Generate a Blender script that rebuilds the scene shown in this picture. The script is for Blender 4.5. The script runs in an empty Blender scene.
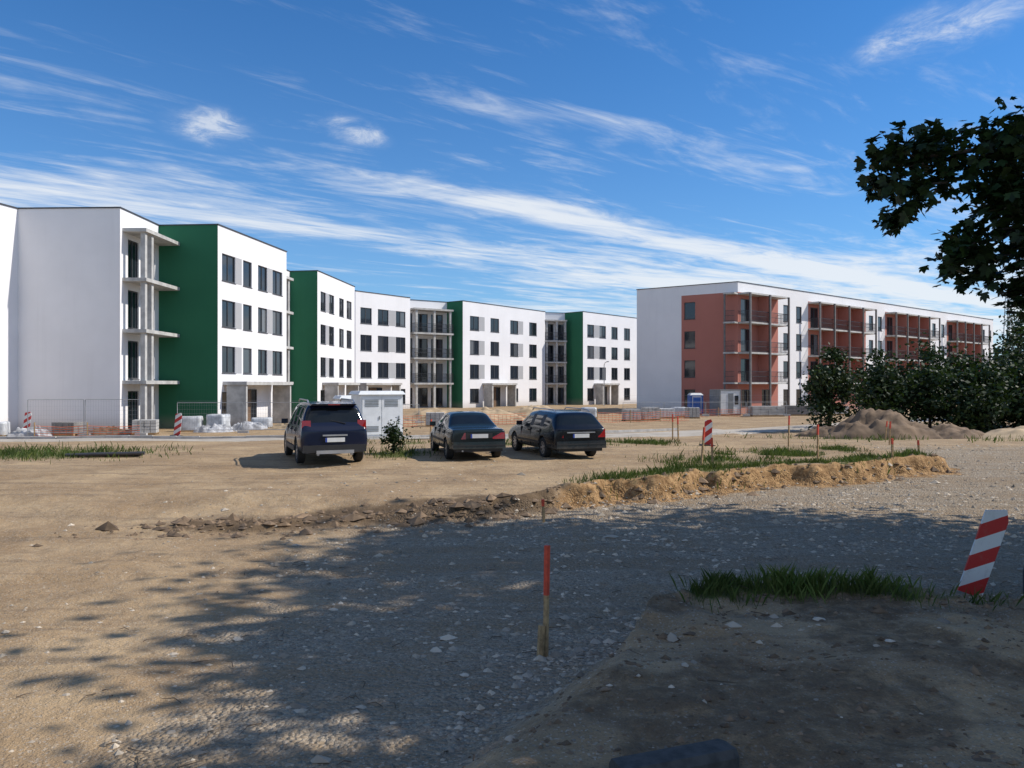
import bpy, bmesh, math, random
import numpy as np
from mathutils import Vector, Matrix
random.seed(7); rng=np.random.default_rng(11)
scene=bpy.context.scene
scene.view_settings.view_transform='Standard'
scene.view_settings.look='None'
scene.view_settings.exposure=0

# ------------------------------------------------------------ node helpers
def mat_new(name):
    m=bpy.data.materials.new(name); m.use_nodes=True
    nt=m.node_tree; b=nt.nodes.get('Principled BSDF'); return m,nt,b
def N(nt,t,**kw):
    n=nt.nodes.new(t)
    for k,v in kw.items(): setattr(n,k,v)
    return n
def setin(nt,sock,v):
    if isinstance(v,bpy.types.NodeSocket): nt.links.new(v,sock)
    elif v is not None: sock.default_value=v
def MA(nt,op,a,b=None,c=None,clamp=False):
    n=nt.nodes.new('ShaderNodeMath'); n.operation=op; n.use_clamp=clamp
    setin(nt,n.inputs[0],a)
    if b is not None: setin(nt,n.inputs[1],b)
    if c is not None: setin(nt,n.inputs[2],c)
    return n.outputs[0]
def MIX(nt,f,a,b,mode='MIX'):
    n=nt.nodes.new('ShaderNodeMix'); n.data_type='RGBA'; n.blend_type=mode
    setin(nt,n.inputs[0],f)
    for s,v in ((n.inputs[6],a),(n.inputs[7],b)):
        if isinstance(v,tuple): v=(v[0],v[1],v[2],1)
        setin(nt,s,v)
    return n.outputs[2]
def NOISE(nt,vec,scale,detail=4,rough=.55,dist=0):
    n=nt.nodes.new('ShaderNodeTexNoise'); setin(nt,n.inputs['Vector'],vec)
    n.inputs['Scale'].default_value=scale; n.inputs['Detail'].default_value=detail
    n.inputs['Roughness'].default_value=rough; n.inputs['Distortion'].default_value=dist
    return n.outputs['Fac']
def SS(nt,v,a,b):
    n=nt.nodes.new('ShaderNodeMapRange'); n.interpolation_type='SMOOTHSTEP'
    setin(nt,n.inputs['Value'],v); n.inputs['From Min'].default_value=a; n.inputs['From Max'].default_value=b
    return n.outputs['Result']
def bump(nt,b,h,strength=.3,dist=.02):
    n=nt.nodes.new('ShaderNodeBump'); n.inputs['Strength'].default_value=strength; n.inputs['Distance'].default_value=dist
    setin(nt,n.inputs['Height'],h); nt.links.new(n.outputs['Normal'],b.inputs['Normal'])
def simple(name,col,rough=.7,var=.12,scale=3,metal=0,bmp=0,bscale=60,island=0,spec=None,coat=0):
    m,nt,b=mat_new(name)
    tc=N(nt,'ShaderNodeNewGeometry').outputs['Position']
    f=NOISE(nt,tc,scale,3,.6)
    lo=tuple(c*(1-var) for c in col); hi=tuple(min(1,c*(1+var)) for c in col)
    c=MIX(nt,SS(nt,f,.3,.7),lo,hi)
    if island:
        g=N(nt,'ShaderNodeNewGeometry').outputs['Random Per Island']
        v=MA(nt,'ADD',MA(nt,'MULTIPLY',g,island*2),1-island)
        h=N(nt,'ShaderNodeHueSaturation'); nt.links.new(c,h.inputs['Color']); nt.links.new(v,h.inputs['Value']); c=h.outputs['Color']
    nt.links.new(c,b.inputs['Base Color'])
    b.inputs['Roughness'].default_value=rough; b.inputs['Metallic'].default_value=metal
    if spec is not None: b.inputs['Specular IOR Level'].default_value=spec
    if coat: b.inputs['Coat Weight'].default_value=coat; b.inputs['Coat Roughness'].default_value=.04
    if bmp: bump(nt,b,NOISE(nt,tc,bscale,3),bmp,.01)
    return m
def stucco(name,col,dirt=.12):
    m,nt,b=mat_new(name)
    p=N(nt,'ShaderNodeNewGeometry').outputs['Position']
    f=NOISE(nt,p,.35,4,.6)
    c=MIX(nt,SS(nt,f,.3,.75),tuple(x*(1-dirt*.6) for x in col),col)
    mp=N(nt,'ShaderNodeMapping'); nt.links.new(p,mp.inputs[0]); mp.inputs['Scale'].default_value=(2.2,2.2,.12)
    st=NOISE(nt,mp.outputs[0],1.0,4,.6)
    c=MIX(nt,MA(nt,'MULTIPLY',SS(nt,st,.52,.8),dirt),c,tuple(x*.5 for x in col))
    sx=N(nt,'ShaderNodeSeparateXYZ'); nt.links.new(p,sx.inputs[0])
    base=SS(nt,MA(nt,'ADD',sx.outputs[2],MA(nt,'MULTIPLY',f,-.9)),.1,-.9)
    c=MIX(nt,MA(nt,'MULTIPLY',base,.45),c,(.33,.29,.24))
    nt.links.new(c,b.inputs['Base Color']); b.inputs['Roughness'].default_value=.9
    b.inputs['Specular IOR Level'].default_value=.2
    return m

M_WHITE=stucco('white_render',(.80,.785,.79),.11)
M_GREEN=stucco('green_render',(.032,.155,.082),.14)
M_TERRA=stucco('terracotta_render',(.45,.18,.14),.13)
M_GREYP=stucco('light_grey_render',(.40,.40,.41),.1)
M_CONC=simple('concrete',(.43,.42,.40),.85,.18,2)
M_CONCD=simple('concrete_dark',(.21,.20,.19),.85,.2,2)
M_CAP=simple('roof_flashing',(.05,.05,.055),.5,.1)
M_FRAME=simple('window_frame',(.055,.058,.062),.5,.1)
M_RAIL=simple('steel_railing',(.05,.05,.052),.45,.1,metal=.3)
M_COLD=simple('dark_column_paint',(.14,.13,.125),.6,.15)
M_BROWN=simple('door_panel',(.16,.10,.06),.5,.2)
M_ROOF=simple('roof_felt',(.09,.09,.09),.9)
def glassmat():
    m,nt,b=mat_new('window_glass')
    g=N(nt,'ShaderNodeNewGeometry').outputs['Random Per Island']
    c=MIX(nt,SS(nt,g,.75,1.0),(.012,.016,.022),(.13,.14,.15))
    nt.links.new(c,b.inputs['Base Color']); b.inputs['Roughness'].default_value=.06
    b.inputs['Specular IOR Level'].default_value=.8
    p=N(nt,'ShaderNodeNewGeometry').outputs['Position']; bump(nt,b,NOISE(nt,p,.8,2),.08,.05)
    return m
M_GLASS=glassmat()

# ------------------------------------------------------------ mesh builder
class MB:
    def __init__(s): s.v=[]; s.f=[]; s.m=[]; s.mats=[]
    def mi(s,mat):
        if mat not in s.mats: s.mats.append(mat)
        return s.mats.index(mat)
    def face(s,pts,mat):
        k=len(s.v); s.v+= [tuple(p) for p in pts]; s.f.append(tuple(range(k,k+len(pts)))); s.m.append(s.mi(mat))
    def hexa(s,b,t,mat):
        k=len(s.v); s.v+=[tuple(p) for p in b]+[tuple(p) for p in t]; n=len(b)
        fs=[tuple(k+i for i in reversed(range(n))),tuple(k+n+i for i in range(n))]
        for i in range(n): j=(i+1)%n; fs.append((k+i,k+j,k+n+j,k+n+i))
        s.f+=fs; s.m+=[s.mi(mat)]*len(fs)
    def box(s,x0,x1,y0,y1,z0,z1,mat,M=None):
        b=[(x0,y0,z0),(x1,y0,z0),(x1,y1,z0),(x0,y1,z0)]; t=[(x,y,z1) for x,y,_ in b]
        if M is not None: b=[tuple(M@Vector(p)) for p in b]; t=[tuple(M@Vector(p)) for p in t]
        s.hexa(b,t,mat)
    def tube(s,pts,rad,mat,n=8):
        pts=[Vector(p) for p in pts]; k0=len(s.v)
        for i,p in enumerate(pts):
            d=(pts[min(i+1,len(pts)-1)]-pts[max(i-1,0)]).normalized()
            a=d.cross(Vector((0,0,1)) if abs(d.z)<.9 else Vector((1,0,0))).normalized(); b=d.cross(a)
            r=rad[i] if isinstance(rad,(list,tuple)) else rad
            for j in range(n):
                t=2*math.pi*j/n; s.v.append(tuple(p+a*math.cos(t)*r+b*math.sin(t)*r))
        mi=s.mi(mat)
        for i in range(len(pts)-1):
            for j in range(n):
                q=(j+1)%n; s.f.append((k0+i*n+j,k0+i*n+q,k0+(i+1)*n+q,k0+(i+1)*n+j)); s.m.append(mi)
        s.f.append(tuple(k0+j for j in reversed(range(n)))); s.m.append(mi)
        e=k0+(len(pts)-1)*n; s.f.append(tuple(e+j for j in range(n))); s.m.append(mi)
    def obj(s,name,parent=None,smooth=False,loc=None,rot=None):
        me=bpy.data.meshes.new(name); me.from_pydata(s.v,[],s.f)
        for m in s.mats: me.materials.append(m)
        me.polygons.foreach_set('material_index',s.m)
        if smooth: me.polygons.foreach_set('use_smooth',[True]*len(s.f))
        me.update(); o=bpy.data.objects.new(name,me); scene.collection.objects.link(o)
        if parent: o.parent=parent
        if loc is not None: o.location=loc
        if rot is not None: o.rotation_euler=rot
        return o
def empty(name,loc=(0,0,0),rot=(0,0,0)):
    e=bpy.data.objects.new(name,None); scene.collection.objects.link(e); e.location=loc; e.rotation_euler=rot; e.empty_display_size=.3; return e
def fast_mesh(name,V,F,mats,smooth=False,parent=None,attr=None):
    V=np.asarray(V,dtype=np.float32); F=np.asarray(F,dtype=np.int32)
    me=bpy.data.meshes.new(name); me.vertices.add(len(V)); me.vertices.foreach_set('co',V.ravel())
    n,k=F.shape; me.loops.add(n*k); me.loops.foreach_set('vertex_index',F.ravel())
    me.polygons.add(n); me.polygons.foreach_set('loop_start',np.arange(0,n*k,k,dtype=np.int32))
    me.polygons.foreach_set('use_smooth',np.full(n,smooth))
    for m in mats: me.materials.append(m)
    if attr is not None:
        a=me.color_attributes.new('zone','FLOAT_COLOR','POINT'); a.data.foreach_set('color',attr.astype(np.float32).ravel())
    me.update(calc_edges=True); me.validate()
    o=bpy.data.objects.new(name,me); scene.collection.objects.link(o)
    if parent: o.parent=parent
    return o

# ------------------------------------------------------------ terrain
def vn(x,y,seed=0):
    xi=np.floor(x); yi=np.floor(y); fx=x-xi; fy=y-yi; fx=fx*fx*(3-2*fx); fy=fy*fy*(3-2*fy)
    def h(a,b):
        t=np.sin(a*127.1+b*311.7+seed*74.7)*43758.5453; return t-np.floor(t)
    return (h(xi,yi)*(1-fx)+h(xi+1,yi)*fx)*(1-fy)+(h(xi,yi+1)*(1-fx)+h(xi+1,yi+1)*fx)*fy
def fbm(x,y,s,o=4,seed=0):
    r=0;a=.5;t=0
    for i in range(o): r=r+a*vn(x*s,y*s,seed+i); t+=a; a*=.5; s*=2.03
    return r/t
def sst(v): v=np.clip(v,0,1); return v*v*(3-2*v)
EX=[-30,-8,-4.4,-1.5,.5,2,5.3,9.5,12.2,14]; EY=[11.3,12.5,13.2,14.0,14.9,16.2,18.2,20.1,21.9,23.2]
SX=[-8,-3,-.93,.15,1.0,1.5,2.5,3.8,7,14]; SY=[1.0,3.0,4.3,6.2,7.1,8.0,8.5,8.35,8.4,8.6]
def parts(x,y):
    x=np.asarray(x,float); y=np.asarray(y,float)
    wob=(fbm(x,y,.9,4,3)-.5)
    ed=y-np.interp(x,EX,EY)+wob*1.3
    w=np.interp(x,[-8,-4.2,-2,.5,1.5],[4.5,2.4,1.0,.6,.36])
    p=sst(ed/w)
    endx=sst((12.9-x+wob*.8)/.5)
    far=sst((y-24.5)/4)
    p=p*np.maximum(endx,far*.7+.0*x)
    se=np.interp(x,SX,SY)-y+wob*1.0+(fbm(x,y,3.1,2,71)-.5)*.25
    ws=np.interp(x,[-3,0,.8,1.2,4,5],[1.9,1.7,1.1,.25,.22,.5])
    s=sst(se/ws)
    return p,s,ed,se,wob
def height(x,y):
    x=np.asarray(x,float); y=np.asarray(y,float)
    p,s,ed,se,wob=parts(x,y)
    z=-.3+.3*np.maximum(p,s)
    z=z-.5*sst((y-28)/14)
    z=z+(fbm(x,y,.35,3,9)-.5)*.10
    near=np.clip(1.3-np.hypot(x,y)/40,0,1)
    z=z+near*((fbm(x,y,1.7,3,21)-.5)*.06+(fbm(x,y,7,2,5)-.5)*.022)
    z=z+s*((fbm(x,y,1.2,4,61)-.5)*.16+(fbm(x,y,5,3,62)-.5)*.06)
    for (o,r) in ((9.8,0),(11.5,0),(15.8,1),(17.5,1),(18.8,1),(20.4,1)):
        yc=o+.22*(x+4)+.5*np.sin(x*.25+o); z=z-near*.03*np.exp(-((y-yc)/.16)**2)*(x<4+6*r)*(fbm(x,y,.7,2,int(o))>.38)
    lip=np.exp(-((ed-.25)/.3)**2)*np.clip((x+9)/4,0,1)*(x<12.6)*(y<26)
    z=z+lip*(.17*fbm(x,y,3.5,3,31)+.02)
    ridge=np.exp(-((ed-.9)/.75)**2)*sst((x-1.2)/2)*sst((12.7-x)/.6)*(y<27)
    z=z+ridge*(.10+.12*fbm(x,y,1.3,3,37))
    lip2=np.exp(-((se-.25)/.25)**2)*sst((x-.3)/1)*(x<4.6)
    z=z+lip2*(.12*fbm(x,y,5,3,33))
    return z
def hz(x,y): return float(height(np.array([x]),np.array([y]))[0])
def grow(a,b,step,f,lim):
    v=b;st=step;out=[]
    while v<lim: st*=f; v+=st; out.append(v)
    return out
xf=list(np.arange(-9,13.01,.07)); xs=np.array([-v for v in grow(0,9,.1,1.07,2500)][::-1]+xf+grow(0,13,.1,1.07,2500))
yf=list(np.arange(2.6,24,.065)); y2=list(np.arange(24,46,.25))
ys=np.array(list(np.arange(-12,2.6,.35))+yf+y2+grow(0,46,.3,1.07,3500))
X,Y=np.meshgrid(xs,ys); Z=height(X,Y)
V=np.stack([X.ravel(),Y.ravel(),Z.ravel()],1)
nx,ny=len(xs),len(ys)
i=np.arange(nx-1)[None,:]+np.arange(ny-1)[:,None]*nx
F=np.stack([i.ravel(),(i+1).ravel(),(i+1+nx).ravel(),(i+nx).ravel()],1)
def zones(x,y):
    p,s,ed,se,wob=parts(x,y)
    low=1-np.maximum(p,s)
    grav=low*sst((x+4.2+wob*3)/3.0)
    grav=np.maximum(grav,.75*sst((x-12)/2)*sst((31-y)/4)*(1-s))
    gn=fbm(x,y,.8,4,40)
    g=np.zeros_like(x)
    g=np.maximum(g,np.exp(-((ed-1.25)/.85)**2)*sst((x-.8)/1.5)*sst((12.8-x)/1)*sst((gn-.26)/.2))
    g=np.maximum(g,np.exp(-((ed-4.6)/1.3)**2)*sst((x-3)/3)*sst((12-x)/1)*sst((gn-.34)/.2))
    g=np.maximum(g,np.exp(-((se-.30)/.32)**2)*sst((x-1.6)/.5)*sst((5.8-x)/.8)*(.45+.55*sst((4.3-x)/.3)))
    g=np.maximum(g,1.0*np.exp(-(((y-24.3)/1.9)**2+((x+18.0)/6.3)**4))*sst((gn-.22)/.2))
    g=np.maximum(g,np.exp(-(((y-24.3)/1.5)**2+((x+3.6)/1.0)**2)))
    g=np.maximum(g,.7*np.exp(-(((y-29.0)/1.3)**2))*sst((x+9)/3)*sst((9-x)/4)*sst((gn-.42)/.2))
    g=np.maximum(g,.9*np.exp(-(((y-38)/5)**2+((x-21)/9)**2))*sst((gn-.42)/.2))
    bank=1.25*np.exp(-((ed-.05)/.42)**2)*sst((x+.5)/2.5)*(x<13.3)*(y<26)
    dark=np.exp(-((ed-.35)/.65)**2)*sst((x+7)/2)*(.22+.78*sst((1.6-x)/1.5))*(x<13)*1.15
    dark=np.maximum(dark,np.exp(-((se+.0)/.14)**2)*sst((x-.9)/.3)*sst((4.8-x)/.4)*.9)
    dark=np.maximum(dark,s*.62*sst((fbm(x,y,.9,3,88)-.36)/.2))
    return np.stack([grav,g,dark,bank],-1)
ZN=zones(X,Y).reshape(-1,4)
def ground_mat():
    m,nt,b=mat_new('ground_soil')
    p=N(nt,'ShaderNodeNewGeometry').outputs['Position']
    at=N(nt,'ShaderNodeAttribute'); at.attribute_name='zone'
    sp=N(nt,'ShaderNodeSeparateColor'); nt.links.new(at.outputs['Color'],sp.inputs[0])
    G,GR,DK,BK=sp.outputs[0],sp.outputs[1],sp.outputs[2],at.outputs['Alpha']
    n1=NOISE(nt,p,.45,4,.6,.4); n2=NOISE(nt,p,6,4,.7); n3=NOISE(nt,p,60,2,.7); n4=NOISE(nt,p,1.7,4,.65,.8)
    sand=MIX(nt,SS(nt,n1,.3,.7),(.32,.215,.12),(.47,.335,.195))
    sand=MIX(nt,MA(nt,'MULTIPLY',SS(nt,n4,.48,.70),.6),sand,(.24,.165,.097))
    mp=N(nt,'ShaderNodeMapping'); nt.links.new(p,mp.inputs[0]); mp.inputs['Rotation'].default_value=(0,0,math.radians(-15)); mp.inputs['Scale'].default_value=(.12,2.0,.5)
    tr=NOISE(nt,mp.outputs[0],1.3,4,.6,.3)
    sand=MIX(nt,MA(nt,'MULTIPLY',SS(nt,tr,.48,.66),.6),sand,(.215,.155,.10))
    sand=MIX(nt,MA(nt,'MULTIPLY',SS(nt,n2,.55,.75),.35),sand,(.54,.42,.28))
    vo=N(nt,'ShaderNodeTexVoronoi'); nt.links.new(p,vo.inputs['Vector']); vo.inputs['Scale'].default_value=24
    vo2=N(nt,'ShaderNodeTexVoronoi'); nt.links.new(p,vo2.inputs['Vector']); vo2.inputs['Scale'].default_value=70
    hv=N(nt,'ShaderNodeSeparateColor'); nt.links.new(vo.outputs['Color'],hv.inputs[0])
    hv2=N(nt,'ShaderNodeSeparateColor'); nt.links.new(vo2.outputs['Color'],hv2.inputs[0])
    gr=MIX(nt,hv.outputs[0],(.20,.153,.105),(.54,.45,.33))
    gr=MIX(nt,.5,gr,MIX(nt,hv2.outputs[1],(.18,.137,.095),(.48,.39,.285)))
    gr=MIX(nt,SS(nt,tr,.40,.66),gr,(.30,.225,.148))
    gr=MIX(nt,MA(nt,'MULTIPLY',SS(nt,n4,.48,.66),.7),gr,(.33,.235,.142))
    gf=SS(nt,MA(nt,'ADD',G,MA(nt,'MULTIPLY',MA(nt,'SUBTRACT',n2,.5),1.3)),.2,.8)
    c=MIX(nt,gf,sand,gr)
    c=MIX(nt,MA(nt,'MULTIPLY',MA(nt,'GREATER_THAN',hv2.outputs[0],.86),.55),c,MIX(nt,hv2.outputs[1],(.11,.09,.07),(.60,.53,.43)))
    dirt=MIX(nt,n2,(.06,.04,.024),(.19,.13,.08))
    df=SS(nt,MA(nt,'ADD',DK,MA(nt,'MULTIPLY',MA(nt,'SUBTRACT',n2,.5),1.0)),.3,.85)
    bank=MIX(nt,SS(nt,n2,.3,.7),(.17,.095,.042),(.50,.31,.15))
    bf=SS(nt,MA(nt,'ADD',BK,MA(nt,'MULTIPLY',MA(nt,'SUBTRACT',n2,.5),.8)),.35,.8)
    c=MIX(nt,bf,c,bank); c=MIX(nt,MA(nt,'MULTIPLY',df,.9),c,dirt)
    ggf=SS(nt,MA(nt,'ADD',GR,MA(nt,'MULTIPLY',MA(nt,'SUBTRACT',n2,.5),1.2)),.3,.8)
    c=MIX(nt,MA(nt,'MULTIPLY',ggf,.85),c,MIX(nt,n3,(.05,.075,.02),(.13,.16,.045)))
    fine=MIX(nt,n3,(.68,.68,.68),(1.28,1.28,1.28)); c=MIX(nt,1.0,c,fine,'MULTIPLY')
    nt.links.new(c,b.inputs['Base Color']); b.inputs['Roughness'].default_value=.95; b.inputs['Specular IOR Level'].default_value=.12
    h=MA(nt,'ADD',MA(nt,'MULTIPLY',n2,1.3),MA(nt,'MULTIPLY',n3,.4))
    h=MA(nt,'ADD',h,MA(nt,'MULTIPLY',MA(nt,'MULTIPLY',vo.outputs['Distance'],gf),-1.1))
    bump(nt,b,h,1.0,.035)
    return m
ground=fast_mesh('ground',V,F,[ground_mat()],True,None,ZN)

def road_strip(name,pts,wid,mat,lift=.03,step=.8):
    P=[];
    for k in range(len(pts)-1):
        a=np.array(pts[k]);b_=np.array(pts[k+1]); n=max(1,int(np.linalg.norm(b_-a)/step))
        for i in range(n): P.append(a+(b_-a)*i/n)
    P.append(np.array(pts[-1])); P=np.array(P)
    for _ in range(12): P[1:-1]=(P[:-2]+P[1:-1]*2+P[2:])/4
    T=np.gradient(P,axis=0); T/=np.linalg.norm(T,axis=1)[:,None]; Nn=np.stack([-T[:,1],T[:,0]],1)
    m=15; V=[]
    for j in range(m):
        t=(j/(m-1)-.5)*wid
        wv=(fbm(P[:,0],P[:,1],.6,3,90)-.5)*1.2
        q=P+Nn*(t+wv)[:,None] if j in (0,m-1) else P+Nn*t
        z=height(q[:,0],q[:,1])+(lift if 0<j<m-1 else -.03)
        V.append(np.concatenate([q,z[:,None]],1))
    V=np.stack(V,1).reshape(-1,3); n=len(P)
    i=np.arange(m-1)[None,:]+np.arange(n-1)[:,None]*m
    F=np.stack([i.ravel(),(i+1).ravel(),(i+1+m).ravel(),(i+m).ravel()],1)
    return fast_mesh(name,V,F,[mat],True)
def roadmat():
    m,nt,b=mat_new('compacted_road'); p=N(nt,'ShaderNodeNewGeometry').outputs['Position']
    a=NOISE(nt,p,.7,4,.6,.5); f=NOISE(nt,p,9,3,.7)
    c=MIX(nt,SS(nt,a,.35,.7),(.46,.41,.34),(.31,.27,.22)); c=MIX(nt,MA(nt,'MULTIPLY',SS(nt,f,.45,.7),.5),c,(.34,.26,.17))
    nt.links.new(c,b.inputs['Base Color']); b.inputs['Roughness'].default_value=.95; return m
M_ROAD=roadmat()
road_strip('site_road',[(-60,28.5),(-20,31.6),(-8,33.2),(2,37.5),(12,44.5),(26,56),(40,66)],3.6,M_ROAD)

# ------------------------------------------------------------ stones / clods / grass
def stone_mesh(name,P,R,mat,flat=.65):
    n=len(P)
    base=np.array([[1,0,0],[.3,.95,0],[-.8,.6,0],[-.85,-.5,0],[.25,-1,0],[.15,.1,.9],[-.1,-.05,-.9]])
    fc=np.array([[0,1,5],[1,2,5],[2,3,5],[3,4,5],[4,0,5],[1,0,6],[2,1,6],[3,2,6],[4,3,6],[0,4,6]])
    v=base[None]*(1+rng.uniform(-.3,.3,(n,7,3))); v[:,:,2]+=rng.uniform(-.25,.25,(n,7))
    a=rng.uniform(0,6.28,n); c,s=np.cos(a),np.sin(a)
    x=v[:,:,0]*c[:,None]-v[:,:,1]*s[:,None]; y=v[:,:,0]*s[:,None]+v[:,:,1]*c[:,None]
    sc=np.stack([R*rng.uniform(.8,1.3,n),R*rng.uniform(.7,1.1,n),R*flat*rng.uniform(.7,1.2,n)],1)
    vv=np.stack([x,y,v[:,:,2]],2)*sc[:,None,:]+P[:,None,:]
    F=(fc[None]+np.arange(n)[:,None,None]*7).reshape(-1,3)
    return fast_mesh(name,vv.reshape(-1,3),F,[mat])
def scatter(n,x0,x1,y0,y1,dens):
    x=rng.uniform(x0,x1,n); y=rng.uniform(y0,y1,n)
    k=rng.random(n)<dens(x,y); x,y=x[k],y[k]
    return np.stack([x,y,height(x,y)],1)
M_STONE=simple('gravel_stone',(.38,.32,.245),.9,.2,2,island=.5)
M_CLOD=simple('soil_clod',(.175,.118,.072),.95,.25,8,island=.4)
def d_grav(x,y):
    p,s,ed,se,w=parts(x,y); z=zones(x,y)
    band=np.exp(-((se+.25)/.42)**2)*sst((1.7-x)/.8)
    return np.clip(z[:,0]*.16*(fbm(x,y,1.1,3,77)>.44)+band*.95+.015,0,1)
P=scatter(85000,-6,11,3.6,18,d_grav); R=rng.gamma(2.0,.0078,len(P))+.006
stone_mesh('gravel',P,R,M_STONE)
def d_grav2(x,y):
    z=zones(x,y); return z[:,0]*.5*(x>0)+.03
P=scatter(18000,-8,22,11,30,d_grav2); R=rng.gamma(2.,.011,len(P))+.010
stone_mesh('gravel_lit_road',P,R,M_STONE)
def d_clod(x,y):
    p,s,ed,se,w=parts(x,y)
    return np.clip(np.exp(-((ed-.1)/.50)**2)*sst((x+8)/3)*(.9*(x<1)+.3)*(x<12.8),0,1)
P=scatter(22000,-8,13,10,25,d_clod); R=rng.gamma(1.6,.026,len(P))+.012
stone_mesh('soil_clods',P,R,M_CLOD)
P=scatter(9000,-1.5,8,3.4,9,lambda x,y:parts(x,y)[1]*.5*(fbm(x,y,1.6,3,79)>.42)); R=rng.gamma(1.5,.008,len(P))+.006
stone_mesh('soil_crumbs',P,R,M_CLOD)
mb=MB(); M_TWIG=simple('dead_twig',(.12,.085,.055),.9,.2,5)
for k in range(160):
    x=random.uniform(-4,7); y=random.uniform(4,12); a=random.uniform(0,6.28); l=random.uniform(.05,.22); z=hz(x,y)+.012
    mb.tube([(x,y,z),(x+math.cos(a)*l*.5,y+math.sin(a)*l*.5,z+.012),(x+math.cos(a+.3)*l,y+math.sin(a+.3)*l,z)],[.005,.004,.002],M_TWIG,4)
mb.obj('twigs')

def leafmat(name,c1,c2,trans=.25):
    m,nt,b=mat_new(name)
    g=N(nt,'ShaderNodeNewGeometry'); 
    c=MIX(nt,g.outputs['Random Per Island'],c1,c2)
    n=NOISE(nt,g.outputs['Position'],.9,2); c=MIX(nt,SS(nt,n,.35,.7),MIX(nt,1.0,c,(.55,.55,.55),'MULTIPLY'),c)
    nt.links.new(c,b.inputs['Base Color']); b.inputs['Roughness'].default_value=.55; b.inputs['Specular IOR Level'].default_value=.3
    t=N(nt,'ShaderNodeBsdfTranslucent'); nt.links.new(MIX(nt,1.0,c,(1.1,1.2,.5),'MULTIPLY'),t.inputs['Color'])
    ms=N(nt,'ShaderNodeMixShader'); ms.inputs[0].default_value=trans
    nt.links.new(b.outputs[0],ms.inputs[1]); nt.links.new(t.outputs[0],ms.inputs[2])
    nt.links.new(ms.outputs[0],nt.nodes['Material Output'].inputs['Surface'])
    return m
M_GRASS=leafmat('grass_blades',(.06,.11,.018),(.17,.20,.055),.3)
M_LEAF=leafmat('broad_leaves',(.010,.024,.007),(.032,.065,.016),.15)
M_LEAF2=leafmat('shrub_leaves',(.016,.034,.010),(.052,.085,.024),.18)
M_BARK=simple('bark',(.07,.055,.045),.95,.3,8,bmp=.5,bscale=25)
def grass(name,P,hmin,hmax,w):
    n=len(P); a=rng.uniform(0,6.28,n); h=rng.uniform(hmin,hmax,n)*(.5+.9*fbm(P[:,0],P[:,1],2.5,2,8)); l=rng.uniform(0,.7,n)*h; b=rng.uniform(0,6.28,n)
    ww=w*rng.uniform(.6,1.3,n)
    dx,dy=np.cos(a)*ww,np.sin(a)*ww; lx,ly=np.cos(b)*l,np.sin(b)*l
    z0=P[:,2]-.02
    v=np.stack([np.stack([P[:,0]-dx,P[:,1]-dy,z0],1),np.stack([P[:,0]+dx,P[:,1]+dy,z0],1),
      np.stack([P[:,0]+dx*.6+lx*.4,P[:,1]+dy*.6+ly*.4,z0+h*.6],1),np.stack([P[:,0]+lx,P[:,1]+ly,z0+h],1)],1)
    F=np.arange(n*4).reshape(-1,4); return fast_mesh(name,v.reshape(-1,3),F,[M_GRASS])
def d_g(x,y): z=zones(x,y)[:,1]; return np.clip(z**1.4*(fbm(x,y,4,3,55)*1.9-.2),0,1)
P=scatter(75000,1.2,6.2,6.8,9.6,lambda x,y:d_g(x,y)*(.15+.85*sst((4.3-x)/.4)))
grass('grass',P,.05,.25,.0034)
P=scatter(190000,0,14,15,30,lambda x,y:d_g(x,y)*.85); grass('grass_bank',P,.06,.20,.011)
P=scatter(60000,-27,-9,19,31,lambda x,y:d_g(x,y)*.9); grass('grass_verge',P,.08,.26,.014)
P=scatter(20000,-9,9,22,31,lambda x,y:d_g(x,y)); grass('grass_patch',P,.08,.3,.014)
P=scatter(18000,10,34,31,46,lambda x,y:d_g(x,y)*.6); grass('grass_field',P,.1,.35,.022)

# ------------------------------------------------------------ leaves & trees
def leaf_quads(C,size,droop=.3):
    n=len(C); u=rng.normal(size=(n,3)); u[:,2]*=.6; u/=np.linalg.norm(u,axis=1)[:,None]
    w=rng.normal(size=(n,3)); v=np.cross(u,w); v/=np.linalg.norm(v,axis=1)[:,None]
    s=size*rng.uniform(.6,1.3,n)[:,None]
    q=np.stack([C-u*s*.6,C+v*s*.38,C+u*s*.6,C-v*s*.38],1)
    return q.reshape(-1,3),np.arange(n*4).reshape(-1,4)
def palmate(C,size):
    n=len(C); d=rng.normal(size=(n,3)); d[:,2]=-abs(d[:,2])*.5-.15; d/=np.linalg.norm(d,axis=1)[:,None]
    up=rng.normal(size=(n,3))*.5+np.array([0,0,1]); sd=np.cross(d,up); sd/=np.linalg.norm(sd,axis=1)[:,None]
    s=size*rng.uniform(.5,1.2,n)[:,None]; vs=[]
    for a,l in ((-1.25,.62),(-.62,.9),(0,1.05),(.62,.9),(1.25,.62)):
        dd=d*math.cos(a)+sd*math.sin(a); pp=-d*math.sin(a)+sd*math.cos(a)
        vs+= [C,C+dd*s*l*.62+pp*s*.22*l,C+dd*s*l,C+dd*s*l*.62-pp*s*.22*l]
    q=np.stack(vs,1).reshape(-1,3); return q,np.arange(n*20).reshape(-1,4)
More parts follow.
